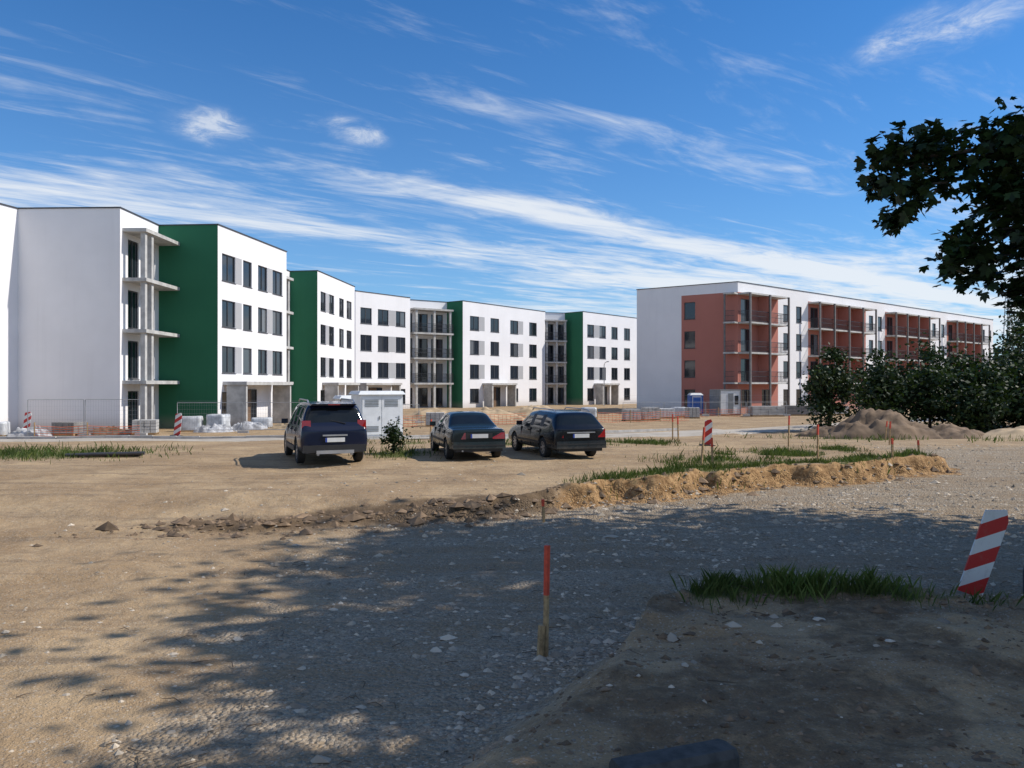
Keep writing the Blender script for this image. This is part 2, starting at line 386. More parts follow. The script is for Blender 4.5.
def make_tree(name,x,y,h,cr,cz0,nclump,per,lsize,trunk=.2,csig=.16,mat=None,keep=None,flat=1,xr=None,nlimb=9):
    z0=hz(x,y)-.05; e=empty(name,(x,y,z0)); mb=MB()
    cc=[];ch=(h-cz0)/2; cm=cz0+ch; ph=rng.uniform(0,6)
    while len(cc)<nclump:
        p=rng.normal(size=3); p/=np.linalg.norm(p); r=rng.random()**.45
        rz=p[2]*r; wid=cr*(1-.25*max(0,rz))*(.8+.35*math.sin(3*math.atan2(p[1],p[0])+ph))*rng.uniform(.75,1.25)
        q=np.array([p[0]*r*wid,p[1]*r*wid,cm+rz*ch*rng.uniform(.8,1.15)])
        if keep is None or keep(q[0]+x,q[1]+y,q[2]+z0): cc.append(q)
    cc=np.array(cc)
    bend=[(0,0,0),(.05*cr*random.uniform(-1,1),.05*cr,h*.25),(.08*cr*random.uniform(-1,1),0,h*.5),(0,0,h*.85)]
    mb.tube(bend,[trunk,trunk*.75,trunk*.5,trunk*.08],M_BARK,10)
    for k in range(min(nlimb,len(cc))):
        t=Vector(cc[rng.integers(len(cc))]); s=Vector((0,0,max(cz0*.7,min(t.z-.25*h,h*.6)))); mid=(s+t)/2+Vector((0,0,.06*h))
        mb.tube([s,mid,t],[trunk*.38,trunk*.22,trunk*.05],M_BARK,6)
    mb.obj('trunk',e,True)
    C=np.repeat(cc,per,0); sig=cr*csig*rng.uniform(.5,1.6,(nclump,1)); C=C+rng.normal(size=C.shape)*np.repeat(sig,per,0)*np.array([1,1,.75])
    if keep is not None:
        k=np.array([keep(a[0]+x,a[1]+y,a[2]+z0) for a in C]); C=C[k]
    q,f=leaf_quads(C,lsize); fast_mesh('crown',q,f,[mat or M_LEAF],False,e)
    return e
off=lambda x,y,z: (x>.70*y+.35) if y>0 else x>1.5
t1=make_tree('chestnut_tree',8.8,5.2,9.6,3.6,3.2,78,120,.24,.24,.14,M_LEAF,off,nlimb=12)
make_tree('chestnut_tree',14.1,11.8,15.6,4.6,3.2,160,150,.28,.28,.15,M_LEAF,off,nlimb=12)
make_tree('chestnut_tree',11.4,8.2,12.9,3.3,3.6,90,130,.26,.24,.15,M_LEAF,off,nlimb=12)
make_tree('chestnut_tree',8.8,1.2,8.4,3.1,3.4,50,100,.25,.22,.14,M_LEAF,off,nlimb=10)
bough=[(3.52,4.38,.17),(3.46,4.11,.15),(3.62,3.93,.16),(3.76,4.34,.17),(3.99,4.45,.17),(4.08,4.2,.22),(3.56,3.75,.09),(4.35,4.42,.20),(4.44,4.16,.24),
 (4.53,3.75,.26),(4.25,3.52,.18),(4.04,3.40,.12),(4.40,3.30,.18),(4.62,3.10,.15),(4.8,4.30,.22),(4.85,4.0,.28),(4.9,3.5,.26),(4.7,3.85,.22),(4.3,3.95,.16),(4.85,3.1,.2),(4.55,4.35,.2),(4.7,3.4,.2)]
mb=MB(); lp=t1.location
def L(p): return (p[0]-lp.x,p[1]-lp.y,p[2]-lp.z)
mb.tube([L((8.8,5.2,3.6)),L((7.2,6.0,4.5)),L((5.9,6.6,4.75)),L((4.9,6.9,4.5)),L((4.3,7.0,4.35)),L((3.8,7.05,4.3)),L((3.5,7.0,4.3))],[.13,.09,.065,.04,.025,.014,.006],M_BARK,8)
mb.tube([L((5.9,6.6,4.75)),L((5.1,6.9,4.1)),L((4.6,7.1,3.6)),L((4.25,7.1,3.35))],[.05,.035,.02,.006],M_BARK,6)
Cs=[]
for (a,b,r) in bough:
    yy=7+rng.uniform(-.3,.3); n=int(50+r*560)
    c=np.stack([rng.normal(a,r*.52,n),rng.normal(yy,r*.9,n),rng.normal(b,r*.52,n)],1); Cs.append(c)
    s=Vector((a+.35,7,b+.12)); mb.tube([L(s),L(((a+s.x)/2,(yy+7)/2,b+.1)),L((a,yy,b-.05))],[.014,.009,.004],M_BARK,5)
mb.obj('bough',t1,True)
C=np.concatenate(Cs)-np.array([lp.x,lp.y,lp.z]); q,f=palmate(C,.098); fast_mesh('bough_leaves',q,f,[M_LEAF],False,t1)
make_tree('deciduous_tree',19.0,46,5.2,1.6,.3,44,130,.20,.12,.20,M_LEAF2)
for (x,y,h,r) in ((22.6,47,4.0,1.7),(24.2,50,5.0,1.6),(25.6,47,3.7,1.9),(27.2,50,5.7,1.9),(28.6,46,4.2,1.7),(30.0,50,5.2,2.1),(31.7,48,6.0,1.9),(32.2,45,3.9,1.8),(34.0,50,6.9,2.4),(33.6,44,4.6,1.7),(36.6,52,7.6,2.5),(35.2,46,5.6,2.0),(30.5,44,3.0,1.5),(26.8,44.5,2.6,1.3)):
    make_tree('deciduous_tree',x,y,h,r,.2,32,110,.23,.10,.26,M_LEAF2)
make_tree('birch_tree',39.6,60,9.8,1.5,3.0,26,60,.22,.12,.2,M_LEAF2)
make_tree('birch_tree',42.0,62,10.8,1.8,2.5,26,70,.22,.12,.2,M_LEAF2)
make_tree('weed_shrub',-3.75,24.4,1.0,.42,.1,22,36,.09,.02,.26,M_LEAF2,nlimb=14)
C=[];
for k in range(120):
    x=rng.uniform(70,210); y=rng.uniform(128,150)
    C.append(rng.normal((x,y,rng.uniform(2,6)),(3,3,2),(90,3)))
q,f=leaf_quads(np.concatenate(C),1.1); fast_mesh('distant_trees',q,f,[M_LEAF2])

# ------------------------------------------------------------ buildings
class Bld:
    def __init__(s,name,loc):
        s.name=name; s.loc=loc; s.p={k:MB() for k in('walls','windows','balconies','roof','entrance')}
    def done(s):
        e=empty(s.name,s.loc)
        for k,m in s.p.items():
            if m.v: m.obj(k,e,False,loc=(-s.loc[0],-s.loc[1],-s.loc[2]))
        return e
class Fr:
    def __init__(s,p0,p1):
        s.p0=p0; dx,dy=p1[0]-p0[0],p1[1]-p0[1]; s.L=math.hypot(dx,dy); s.d=(dx/s.L,dy/s.L); s.n=(s.d[1],-s.d[0])
    def P(s,t,o,z): return (s.p0[0]+s.d[0]*t+s.n[0]*o,s.p0[1]+s.d[1]*t+s.n[1]*o,z)
    def box(s,mb,t0,t1,o0,o1,z0,z1,mat):
        mb.hexa([s.P(t0,o1,z0),s.P(t1,o1,z0),s.P(t1,o0,z0),s.P(t0,o0,z0)],[s.P(t0,o1,z1),s.P(t1,o1,z1),s.P(t1,o0,z1),s.P(t0,o0,z1)],mat)
Z0=-1.1; ZT=12.1
def wall(b,fr,t0,t1,z0,z1,ops,mat,rec=.14):
    W=b.p['walls']; G=b.p['windows']
    ts=sorted({t0,t1}|{o[0] for o in ops}|{o[1] for o in ops}); zs=sorted({z0,z1}|{o[2] for o in ops}|{o[3] for o in ops})
    for i in range(len(ts)-1):
        for j in range(len(zs)-1):
            tm=(ts[i]+ts[i+1])/2; zm=(zs[j]+zs[j+1])/2
            if any(o[0]<tm<o[1] and o[2]<zm<o[3] for o in ops): continue
            W.face([fr.P(ts[i],0,zs[j]),fr.P(ts[i+1],0,zs[j]),fr.P(ts[i+1],0,zs[j+1]),fr.P(ts[i],0,zs[j+1])],mat)
    for o in ops:
        a,c,zl,zh=o[:4]; 
        q=[(a,zl),(c,zl),(c,zh),(a,zh)]
        for k in range(4):
            u,v=q[k],q[(k+1)%4]
            W.face([fr.P(u[0],0,u[1]),fr.P(v[0],0,v[1]),fr.P(v[0],-rec,v[1]),fr.P(u[0],-rec,u[1])],mat)
        npan=2 if (c-a)>1.25 else 1
        if (c-a)>2.2: npan=3
        w=(c-a)/npan
        for k in range(npan):
            G.face([fr.P(a+k*w+.03,-rec+.03,zl+.03),fr.P(a+(k+1)*w-.03,-rec+.03,zl+.03),fr.P(a+(k+1)*w-.03,-rec+.03,zh-.03),fr.P(a+k*w+.03,-rec+.03,zh-.03)],M_GLASS)
        for k in range(npan+1):
            x=a+k*w; x0=max(a,x-.035); x1=min(c,x+.035)
            fr.box(G,x0,x1,-rec,-rec+.07,zl,zh,M_FRAME)
        for k in range(npan):
            x0=a+k*w+.035;x1=a+(k+1)*w-.035
            fr.box(G,x0,x1,-rec,-rec+.067,zl,zl+.07,M_FRAME); fr.box(G,x0,x1,-rec,-rec+.067,zh-.07,zh,M_FRAME)
        fr.box(G,a-.03,c+.03,-.02,.045,zl-.045,zl-.003,M_CAP)
FL=[-.45,2.45,5.35,8.25]
def wins(cols,lo=.5,hi=2.2,skip=()):
    return [(a,c,z+lo,z+hi) for k,z in enumerate(FL) for j,(a,c) in enumerate(cols) if (k,j) not in skip]
def cap(b,fr,k=0,ext=0):
    fr.box(b.p['roof'],-ext,fr.L+ext,-.35,.05,ZT+.004*k,ZT+.07+.004*k,M_CAP)
def roof(b,poly,z=ZT-.3): b.p['roof'].face([(x,y,z) for x,y in poly],M_ROOF)
def panels(b,fr,cells,mat=M_GREYP):
    for (a,c,z0,z1) in cells: fr.box(b.p['walls'],a,c,-.05,.012,z0,z1,mat)
def canopy(b,fr,a,c,z=2.35,out=1.5,door=None):
    E=b.p['entrance']
    fr.box(E,a,c,.003,out,z,z+.22,M_CONC)
    fr.box(E,a+.1,a+.3,.2,out-.1,-1.0,z-.003,M_CONC); fr.box(E,c-.3,c-.1,.2,out-.1,-1.0,z-.003,M_CONC)
    m=(a+c)/2
    fr.box(E,m-.95,m-.9,.004,.09,-.5,1.9,M_FRAME); fr.box(E,m+.9,m+.95,.004,.09,-.5,1.9,M_FRAME); fr.box(E,m-.9,m+.9,.004,.09,1.85,1.9,M_FRAME)
    fr.box(E,m-.9,m+.15,.004,.05,-.5,1.85,M_BROWN); fr.box(E,m+.18,m+.9,.004,.05,-.5,1.85,M_GLASS)
def balc(b,fr,a,c,out,cols,slab=M_CONC,rail=False,zs=None,roofslab=True,colmat=M_CONC,o0=.003,th=.2,colw=.13):
    B=b.p['balconies']; zs=zs or FL[1:]+[11.05]
    for k,z in enumerate(zs):
        if z>11 and not roofslab: continue
        fr.box(B,a,c,o0,out,z-th,z,slab)
    for t in cols: fr.box(B,t-colw,t+colw,out-.15-2*colw,out-.15,-1.0,zs[-1]-th-.003 if roofslab else zs[-1]-.1,colmat)
    if rail:
        for z in FL[1:]:
            for dz in (.08,.55,1.03): fr.box(B,a+.03,c-.03,out-.07,out-.035,z+dz,z+dz+.04,M_RAIL)
            n=int((c-a)/.15)
            for i in range(n+1):
                t=a+.03+(c-a-.08)*i/n; fr.box(B,t,t+.018,out-.063,out-.045,z+.12,z+1.03,M_RAIL)
            for t in (a+.03,c-.07):
                fr.box(B,t,t+.04,.01,out-.08,z+1.03,z+1.07,M_RAIL)
                m=int(out/.14)
                for i in range(1,m): fr.box(B,t+.01,t+.03,out*i/m,out*i/m+.02,z+.003,z+1.03,M_RAIL)

b=Bld('apartment_building',(-24,55,0))
f0=Fr((-29.3,36.5),(-27.8,43.2)); wall(b,f0,0,f0.L,Z0,ZT,[],M_WHITE)
fA=Fr((-27.8,43.2),(-21.95,43.0)); wall(b,fA,0,fA.L,Z0,ZT,[],M_WHITE)
fA2=Fr((-21.95,43.0),(-21.98,47.78)); wall(b,fA2,0,fA2.L,Z0,ZT,[(.9,2.2,z+.1,z+2.3) for z in FL]+[(2.8,4.2,z+.1,z+2.3) for z in FL],M_WHITE)
fB=Fr((-21.98,47.78),(-18.2,47.5)); wall(b,fB,0,fB.L,Z0,ZT,[],M_GREEN)
fB2=Fr((-18.2,47.5),(-16.8,57.2)); cB=[(.5,2.2),(3.2,4.4),(5.3,6.7),(7.5,9.1)]
wall(b,fB2,0,fB2.L,Z0,ZT,wins(cB,skip={(0,1),(0,2)}),M_WHITE)
panels(b,fB2,[(2.24,3.0,z+.5,z+2.2) for z in FL[1:]]+[(6.74,7.46,z+.5,z+2.2) for z in FL[1:]])
canopy(b,fB2,.6,7.4,2.2,1.6)
fr=Fr((-16.8,57.2),(-20.2,57.8)); wall(b,fr,0,fr.L,Z0,ZT,[],M_WHITE)
fr=Fr((-20.2,57.8),(-19.4,67.1)); wall(b,fr,0,fr.L,Z0,ZT,[(1+2.4*i,2.6+2.4*i,z+.1,z+2.3) for z in FL for i in range(3)],M_WHITE); balc(b,fr,.1,fr.L-3.1,1.5,[.5,3,5.6])
fC=Fr((-19.4,67.1),(-16.9,66.7)); wall(b,fC,0,fC.L,Z0,ZT,[],M_GREEN)
fC2=Fr((-16.9,66.7),(-15.9,77.6)); wall(b,fC2,0,fC2.L,Z0,ZT,wins([(.8,2.2),(3.1,4.5),(6.0,7.4),(8.3,9.9)],skip={(0,1),(0,2)}),M_WHITE)
panels(b,fC2,[(2.24,3.06,z+.5,z+2.2) for z in FL[1:]]); canopy(b,fC2,1.2,7.8,2.2,1.5)
balc(b,fA2,.25,fA2.L-.02,1.35,[.55,1.35])
poly=[(-29.3,36.5),(-27.8,43.2),(-21.95,43.0),(-21.98,47.78),(-18.2,47.5),(-16.8,57.2),(-20.2,57.8),(-19.4,67.1),(-16.9,66.7),(-15.9,77.6),(-30,79),(-40,37)]
roof(b,poly)
for k in range(9,12): fr=Fr(poly[k],poly[(k+1)%12]); wall(b,fr,0,fr.L,Z0,ZT,[],M_WHITE)
for k in range(12): cap(b,Fr(poly[k],poly[(k+1)%12]),k%3,.04 if k not in(0,3,6,8) else 0)
b.done()
b=Bld('apartment_building',(-3,98,0))
fD=Fr((-16.5,80.9),(-11.6,87.4)); wall(b,fD,0,fD.L,Z0,ZT,wins([(.7,2.3),(3.2,4.8),(5.9,7.4)],skip={(0,0),(0,1)}),M_WHITE)
panels(b,fD,[(4.84,5.86,z+.5,z+2.2) for z in FL[1:]]); canopy(b,fD,.2,5.4,2.2,1.5)
r1=Fr((-11.6,87.4),(-13.2,88.6)); wall(b,r1,0,r1.L,Z0,ZT,[],M_WHITE)
bD=Fr((-13.2,88.6),(-7.8,92.1)); wall(b,bD,0,bD.L,Z0,ZT,[(.3+2.0*i,1.9+2.0*i,z+.1,z+2.3) for z in FL for i in range(3)],M_WHITE,.2)
balc(b,bD,1.2,bD.L-.1,1.9,[1.6,3.9,6.0],M_CONC,True)
gE=Fr((-7.8,92.1),(-5.8,90.5)); wall(b,gE,0,gE.L,Z0,ZT,[],M_GREEN)
fE=Fr((-5.8,90.5),(4.5,104.0)); wall(b,fE,0,fE.L,Z0,ZT,wins([(1.3,3.0),(5.2,6.9),(9.2,10.9),(13.3,15.0)],skip={(0,1)}),M_WHITE)
panels(b,fE,[(a,a+1.0,z+.5,z+2.2) for z in FL[1:] for a in (3.04,10.94)]); canopy(b,fE,3.6,8.6,2.2,1.6)
r2=Fr((4.5,104.0),(2.6,104.9)); wall(b,r2,0,r2.L,Z0,ZT,[],M_WHITE)
bE=Fr((2.6,104.9),(7.3,106.0)); wall(b,bE,0,bE.L,Z0,ZT,[(.3+1.6*i,1.6+1.6*i,z+.1,z+2.3) for z in FL for i in range(3)],M_WHITE,.2)
balc(b,bE,1.6,bE.L-.1,1.4,[1.9,3.3,4.5],M_CONC,True)
gF=Fr((7.3,106.0),(9.6,103.8)); wall(b,gF,0,gF.L,Z0,ZT,[],M_GREEN)
fF=Fr((9.6,103.8),(18.6,114.2)); wall(b,fF,0,fF.L,Z0,ZT,wins([(1.0,2.6),(3.9,5.5),(6.9,8.5),(10.2,11.8)],skip={(0,1)}),M_WHITE)
panels(b,fF,[(2.64,3.86,z+.5,z+2.2) for z in FL[1:]]); canopy(b,fF,2.6,6.8,2.2,1.5)
poly=[(-16.5,80.9),(-11.6,87.4),(-13.2,88.6),(-7.8,92.1),(-5.8,90.5),(4.5,104.0),(2.6,104.9),(7.3,106.0),(9.6,103.8),(18.6,114.2),(9,122),(-26,88)]
roof(b,poly)
for k in range(9,12): fr=Fr(poly[k],poly[(k+1)%12]); wall(b,fr,0,fr.L,Z0,ZT,[],M_WHITE)
for k in range(12): cap(b,Fr(poly[k],poly[(k+1)%12]),k%3)
b.done()
b=Bld('apartment_building',(40,100,0))
K=(21.7,73.8)
gE=Fr((13.0,80.0),K); Lg=gE.L
tw=5.75
wall(b,gE,0,Lg-tw,Z0,ZT,[],M_WHITE); wall(b,gE,Lg-tw,Lg,11.15,ZT,[],M_WHITE)
wall(b,gE,Lg-tw,Lg,Z0,11.15,[(Lg-5.45,Lg-4.3,z+.5,z+2.2) for z in FL],M_TERRA)
fG=Fr(K,(73.3,117.0)); LG=fG.L
wall(b,fG,0,LG,11.15,ZT,[],M_WHITE)
secs=[(0,7.1,1),(7.1,13,0),(13,26.1,1),(26.1,31.1,0),(31.1,44.2,1),(44.2,49.8,0),(49.8,62,1),(62,LG,0)]
for (a,c,t) in secs:
    if t:
        n=max(2,round((c-a)/3.27)); w=(c-a)/n
        ops=[(a+i*w+.5,a+i*w+.5+w*.48,z+.08,z+2.3) for i in range(n) for z in FL[1:]]+[(a+i*w+.6,a+i*w+2,.1,1.75) for i in range(n)]
        wall(b,fG,a,c,Z0,11.15,ops,M_TERRA,.1)
        balc(b,fG,a+.05,c-.05,1.2,[],M_CONC,True,th=.16)
        for i in range(n+1):
            t_=min(max(a+i*w,a+.14),c-.14)
            fG.box(b.p['balconies'],t_-.09,t_+.09,1.21,1.36,2.2 if a>1 else -1.0,11.0,M_COLD)
            if 0<i<n: fG.box(b.p['balconies'],t_-.06,t_+.06,.01,1.15,FL[1],10.88,M_TERRA)
    else:
        m=(a+c)/2
        cols=[(8.1,9.2),(10.6,11.7)] if a<8 else [(a+.8,a+1.9),(c-1.9,c-.8)]
        wall(b,fG,a,c,Z0,11.15,wins(cols),M_WHITE)
for z in FL[1:]+[11.05]:
    gE.box(b.p['balconies'],Lg-1.1,Lg+.02,.003,1.0,z-.157,z-.003,M_CONC)
for z in FL[1:]:
    for dz in (.08,.55,1.03): gE.box(b.p['balconies'],Lg-1.05,Lg,.93,.965,z+dz,z+dz+.04,M_RAIL)
    for i in range(9): gE.box(b.p['balconies'],Lg-1.05+.125*i,Lg-1.03+.125*i,.935,.955,z,z+1.03,M_RAIL)
gE.box(b.p['balconies'],Lg-1.05,Lg-.9,.83,.98,-1.0,11.0,M_COLD)
poly=[(13,80),K,(73.3,117),(64.6,123.2)]; roof(b,poly)
for k in (2,3): fr=Fr(poly[k],poly[(k+1)%4]); wall(b,fr,0,fr.L,Z0,ZT,[],M_WHITE)
for k in range(4): cap(b,Fr(poly[k],poly[(k+1)%4]),k%3,.04)
b.done()

# ------------------------------------------------------------ cars
M_TYRE=simple('tyre_rubber',(.02,.02,.02),.85,.2,10)
M_RIM=simple('alloy_rim',(.42,.42,.43),.35,.1,metal=.7)
M_TRIM=simple('black_trim',(.022,.022,.024),.55,.15)
M_SILV=simple('silver_trim',(.45,.45,.46),.35,.1,metal=.6)
M_PLATE=simple('plate_white',(.72,.72,.70),.4,.05)
M_PBLUE=simple('plate_blue',(.02,.06,.35),.4,.05)
def redmat():
    m,nt,b=mat_new('tail_lamp'); p=N(nt,'ShaderNodeTexCoord').outputs['Object']
    w=N(nt,'ShaderNodeTexWave'); nt.links.new(p,w.inputs[0]); w.bands_direction='Z'; w.inputs['Scale'].default_value=9
    nt.links.new(MIX(nt,w.outputs['Fac'],(.20,.006,.006),(.42,.02,.015)),b.inputs['Base Color']); b.inputs['Roughness'].default_value=.12; b.inputs['Coat Weight'].default_value=.6
    return m
M_RED=redmat()
def cglass():
    m,nt,b=mat_new('car_glass'); p=N(nt,'ShaderNodeTexCoord').outputs['Object']
    nt.links.new(MIX(nt,NOISE(nt,p,2,2),(.006,.008,.009),(.014,.017,.019)),b.inputs['Base Color']); b.inputs['Roughness'].default_value=.05; b.inputs['Specular IOR Level'].default_value=.4
    return m
M_CG=cglass()
def paint(name,col):
    m,nt,b=mat_new(name); p=N(nt,'ShaderNodeTexCoord').outputs['Object']
    s=N(nt,'ShaderNodeSeparateXYZ'); nt.links.new(p,s.inputs[0])
    n=NOISE(nt,p,3,4,.65)
    dust=MA(nt,'MULTIPLY',SS(nt,MA(nt,'ADD',s.outputs[2],MA(nt,'MULTIPLY',n,-.5)),.35,-.10),.35)
    nt.links.new(MIX(nt,dust,col,(.20,.165,.125)),b.inputs['Base Color'])
    nt.links.new(MA(nt,'ADD',MA(nt,'MULTIPLY',n,.10),MA(nt,'ADD',.16,MA(nt,'MULTIPLY',dust,.5))),b.inputs['Roughness'])
    b.inputs['Specular IOR Level'].default_value=.35; b.inputs['Coat Weight'].default_value=.25; b.inputs['Coat Roughness'].default_value=.05
    return m
def wheel(mb,x,y,r,w,side):
    n=28; prof=[(r*.62,w*.46),(r*.90,w*.5),(r,w*.36),(r,-w*.36),(r*.9,-w*.5),(r*.62,-w*.46)]
    k0=len(mb.v)
    for rr,o in prof:
        for j in range(n):
            t=2*math.pi*j/n; mb.v.append((x+rr*math.cos(t),y+o*side,r+rr*math.sin(t)))
    mi=mb.mi(M_TYRE)
    for a in range(5):
        for j in range(n):
            q=(j+1)%n; mb.f.append((k0+a*n+j,k0+a*n+q,k0+(a+1)*n+q,k0+(a+1)*n+j)); mb.m.append(mi)
    def ring(r0,r1,o,mat,js=None):
        for j in range(n):
            t0=2*math.pi*j/n;t1=2*math.pi*(j+1)/n
            mb.face([(x+r0*math.cos(t0),y+o*side,r+r0*math.sin(t0)),(x+r1*math.cos(t0),y+o*side,r+r1*math.sin(t0)),(x+r1*math.cos(t1),y+o*side,r+r1*math.sin(t1)),(x+r0*math.cos(t1),y+o*side,r+r0*math.sin(t1))],mat)
    ring(0.001,r*.64,w*.28,M_TRIM); ring(r*.54,r*.66,w*.44,M_RIM); ring(.001,r*.17,w*.43,M_RIM)
    for k in range(7):
        t=2*math.pi*k/7; M=Matrix.Translation((x,y,r))@Matrix.Rotation(-t,4,'Y')
        o=sorted((w*.38*side,w*.42*side)); mb.box(r*.14,r*.56,o[0],o[1],-.028,.028,M_RIM,M)
def car(name,loc,phi,col,S,flags,L_,W,wb,wr,extra):
    z=hz(loc[0]-math.sin(phi)*L_*.5,loc[1]+math.cos(phi)*L_*.5)
    e=empty(name,(loc[0],loc[1],z-.0),(0,0,math.pi/2+phi))
    pm=paint(name+'_paint',col)
    bm=bmesh.new(); loops=[]
    for (x,zb,hw,zbelt,hb,zt,ht) in S:
        zm=(zb+zbelt)*.5
        half=[(0,zb),(hw*.82,zb),(hw*.985,zb+.10),(hw,zm+.03),(hb,zbelt),(ht+ (hb-ht)*.10,zt-.055 if zt-zbelt>.2 else zbelt+(zt-zbelt)*.6),(ht*.78,zt-.012),(0,zt)]
        full=half+[(-a,c) for a,c in half[-2:0:-1]]
        loops.append([bm.verts.new((x,a,c)) for a,c in full])
    n=len(loops[0])
    for i in range(len(S)-1):
        for j in range(n):
            f=bm.faces.new((loops[i][j],loops[i][(j+1)%n],loops[i+1][(j+1)%n],loops[i+1][j])); f.smooth=True
            sj=j if j<7 else 13-j
            fl=flags[i]
            f.material_index=0
            if sj==4 and 'G' in fl: f.material_index=1
            if sj in (5,6) and 'T' in fl: f.material_index=1
            if sj==4 and 'P' in fl: f.material_index=3
            if sj in (0,): f.material_index=2
            if sj==1: f.material_index=2 if extra.get('sill') else 0
    for lp_ in (loops[0],loops[-1]):
        c=[lp_[k] for k in range(n)]
        for k in range(0,7):
            A,B=c[k],c[k+1]; C_,D_=c[(14-k-1)%14],c[(14-k)%14]
            vs=[]; 
            for v in (A,B,C_,D_):
                if v not in vs: vs.append(v)
            if len(vs)>=3:
                f=bm.faces.new(vs); f.smooth=True
    bmesh.ops.recalc_face_normals(bm,faces=bm.faces)
    me=bpy.data.meshes.new('body'); bm.to_mesh(me); bm.free()
    o=bpy.data.objects.new('body',me); scene.collection.objects.link(o)
    for m in (pm,M_CG,M_TRIM,M_TRIM): me.materials.append(m)
    ss=o.modifiers.new('s','SUBSURF'); ss.levels=3; ss.render_levels=3
    cb=MB()
    for x in wb:
        cb.tube([(x,-W,wr-.0),(x,-W*.5+.30,wr)],wr+.055,M_TRIM,32); cb.tube([(x,W*.5-.30,wr),(x,W,wr)],wr+.055,M_TRIM,32)
    co=cb.obj('cut'); 
    for m in (M_TRIM,M_TRIM): co.data.materials.append(m)
    co.data.polygons.foreach_set('material_index',[2]*len(co.data.polygons))
    bo=o.modifiers.new('b','BOOLEAN'); bo.operation='DIFFERENCE'; bo.object=co; bo.solver='EXACT'
    dg=bpy.context.evaluated_depsgraph_get(); dg.update(); nm=bpy.data.meshes.new_from_object(o.evaluated_get(dg)); o.modifiers.clear(); o.data=nm
    bpy.data.objects.remove(co)
    o.parent=e
    wm=MB()
    for x in wb:
        for s in (1,-1): wheel(wm,x,s*(W/2-.125),wr,.215,s)
    wm.obj('wheels',e,False)
    d=MB(); extra['fn'](d,L_,W,pm); d.obj('trim',e,False)
    return e
def rb(d,x0,x1,y0,y1,z0,z1,mat): d.box(x0,x1,y0,y1,z0,z1,mat)
def mirrors(d,x,w,z,pm):
    for s in (1,-1):
        y=s*(w/2-.02); a,b_=sorted((y,y+s*.19)); d.hexa([(x,a,z),(x+.13,a+.02,z),(x+.13,b_-.02,z+.01),(x,b_,z)],[(x,a,z+.14),(x+.10,a+.02,z+.13),(x+.10,b_-.02,z+.12),(x,b_,z+.14)],pm)
def doorlines(d,xs_,w,z0,z1):
    for x in xs_:
        for s in (1,-1):
            a,b_=sorted((s*(w/2-.05),s*(w/2+.0025))); rb(d,x,x+.012,a,b_,z0,z1,M_TRIM)
def handles(d,xs_,w,z,pm):
    for x in xs_:
        for s in (1,-1):
            a,b_=sorted((s*(w/2-.05),s*(w/2+.02))); rb(d,x,x+.17,a,b_,z,z+.035,pm)
def suv_trim(d,L_,W,pm):
    for s in (1,-1):
        a,b_=sorted((s*.63,s*.86)); d.hexa([(.06,a,.86),(.34,a,.86),(.34,b_,.86),(.10 if s>0 else .06,b_,.86)] ,[(.10,a,1.22),(.36,a,1.22),(.36,b_-.06*(s>0),1.22),(.14,b_-.0,1.22)],M_RED)
        a,b_=sorted((s*.60,s*.74)); rb(d,-.025,.1,a,b_,.50,.56,M_RED)
    rb(d,-.05,.25,-.84,.84,.36,.56,M_TRIM); rb(d,-.07,.1,-.50,.50,.33,.42,M_SILV)
    rb(d,-.035,.05,-.33,.33,.80,.84,M_SILV)
    rb(d,-.03,.05,-.26,.26,.64,.755,M_PLATE); rb(d,-.033,.0,.215,.26,.64,.755,M_PBLUE)
    d.hexa([(.18,-.62,1.62),(.45,-.62,1.62),(.45,.62,1.62),(.18,.62,1.62)],[(.16,-.58,1.665),(.5,-.6,1.69),(.5,.6,1.69),(.16,.58,1.665)],pm)
    rb(d,.14,.2,-.16,.16,1.63,1.655,M_RED)
    for s in (1,-1):
        d.tube([(.55,s*.63,1.68),(.7,s*.63,1.755),(2.5,s*.61,1.765),(2.7,s*.61,1.69)],.02,M_SILV,6)
        rb(d,.0-.02,.06,s*.45-.03,s*.45+.03,.28,.34,M_SILV)
    d.tube([(.09,-.3,1.13),(.16,.12,1.22)],.012,M_TRIM,5)
    mirrors(d,2.95,W,1.03,pm); doorlines(d,[1.05,1.95,2.95],W-.02,.42,1.0); handles(d,[1.12,2.02],W,.90,pm)
    for s in (1,-1):
        a,b_=sorted((s*(W/2-.06),s*(W/2+.012))); rb(d,1.25,3.25,a,b_,.34,.46,M_TRIM)
SUV=[(0.0,.40,.80,.90,.78,.94,.70),(.05,.33,.88,.98,.86,1.02,.78),(.10,.31,.905,1.02,.88,1.09,.79),(.34,.30,.92,1.04,.90,1.64,.69),(.44,.30,.925,1.04,.905,1.68,.69),(1.00,.28,.925,1.03,.905,1.70,.70),(1.10,.28,.925,1.02,.905,1.705,.70),(1.90,.27,.925,1.01,.905,1.71,.70),(2.0,.27,.925,1.0,.905,1.71,.70),(2.75,.27,.925,.99,.905,1.68,.68),(2.86,.27,.925,.99,.90,1.62,.67),(3.55,.27,.92,1.0,.87,1.08,.74),(3.65,.27,.92,.98,.86,1.05,.70),(4.35,.30,.90,.86,.82,.95,.62),(4.6,.33,.84,.74,.76,.82,.58),(4.68,.40,.74,.66,.68,.70,.5)]
FS=['','','T','','G','P','G','P','G','G','T','','','','']
car('parked_car',(-4.78,20.75),math.radians(22.5),(.006,.010,.030),SUV,FS,4.68,1.85,[.95,3.72],.355,{'fn':suv_trim,'sill':1})
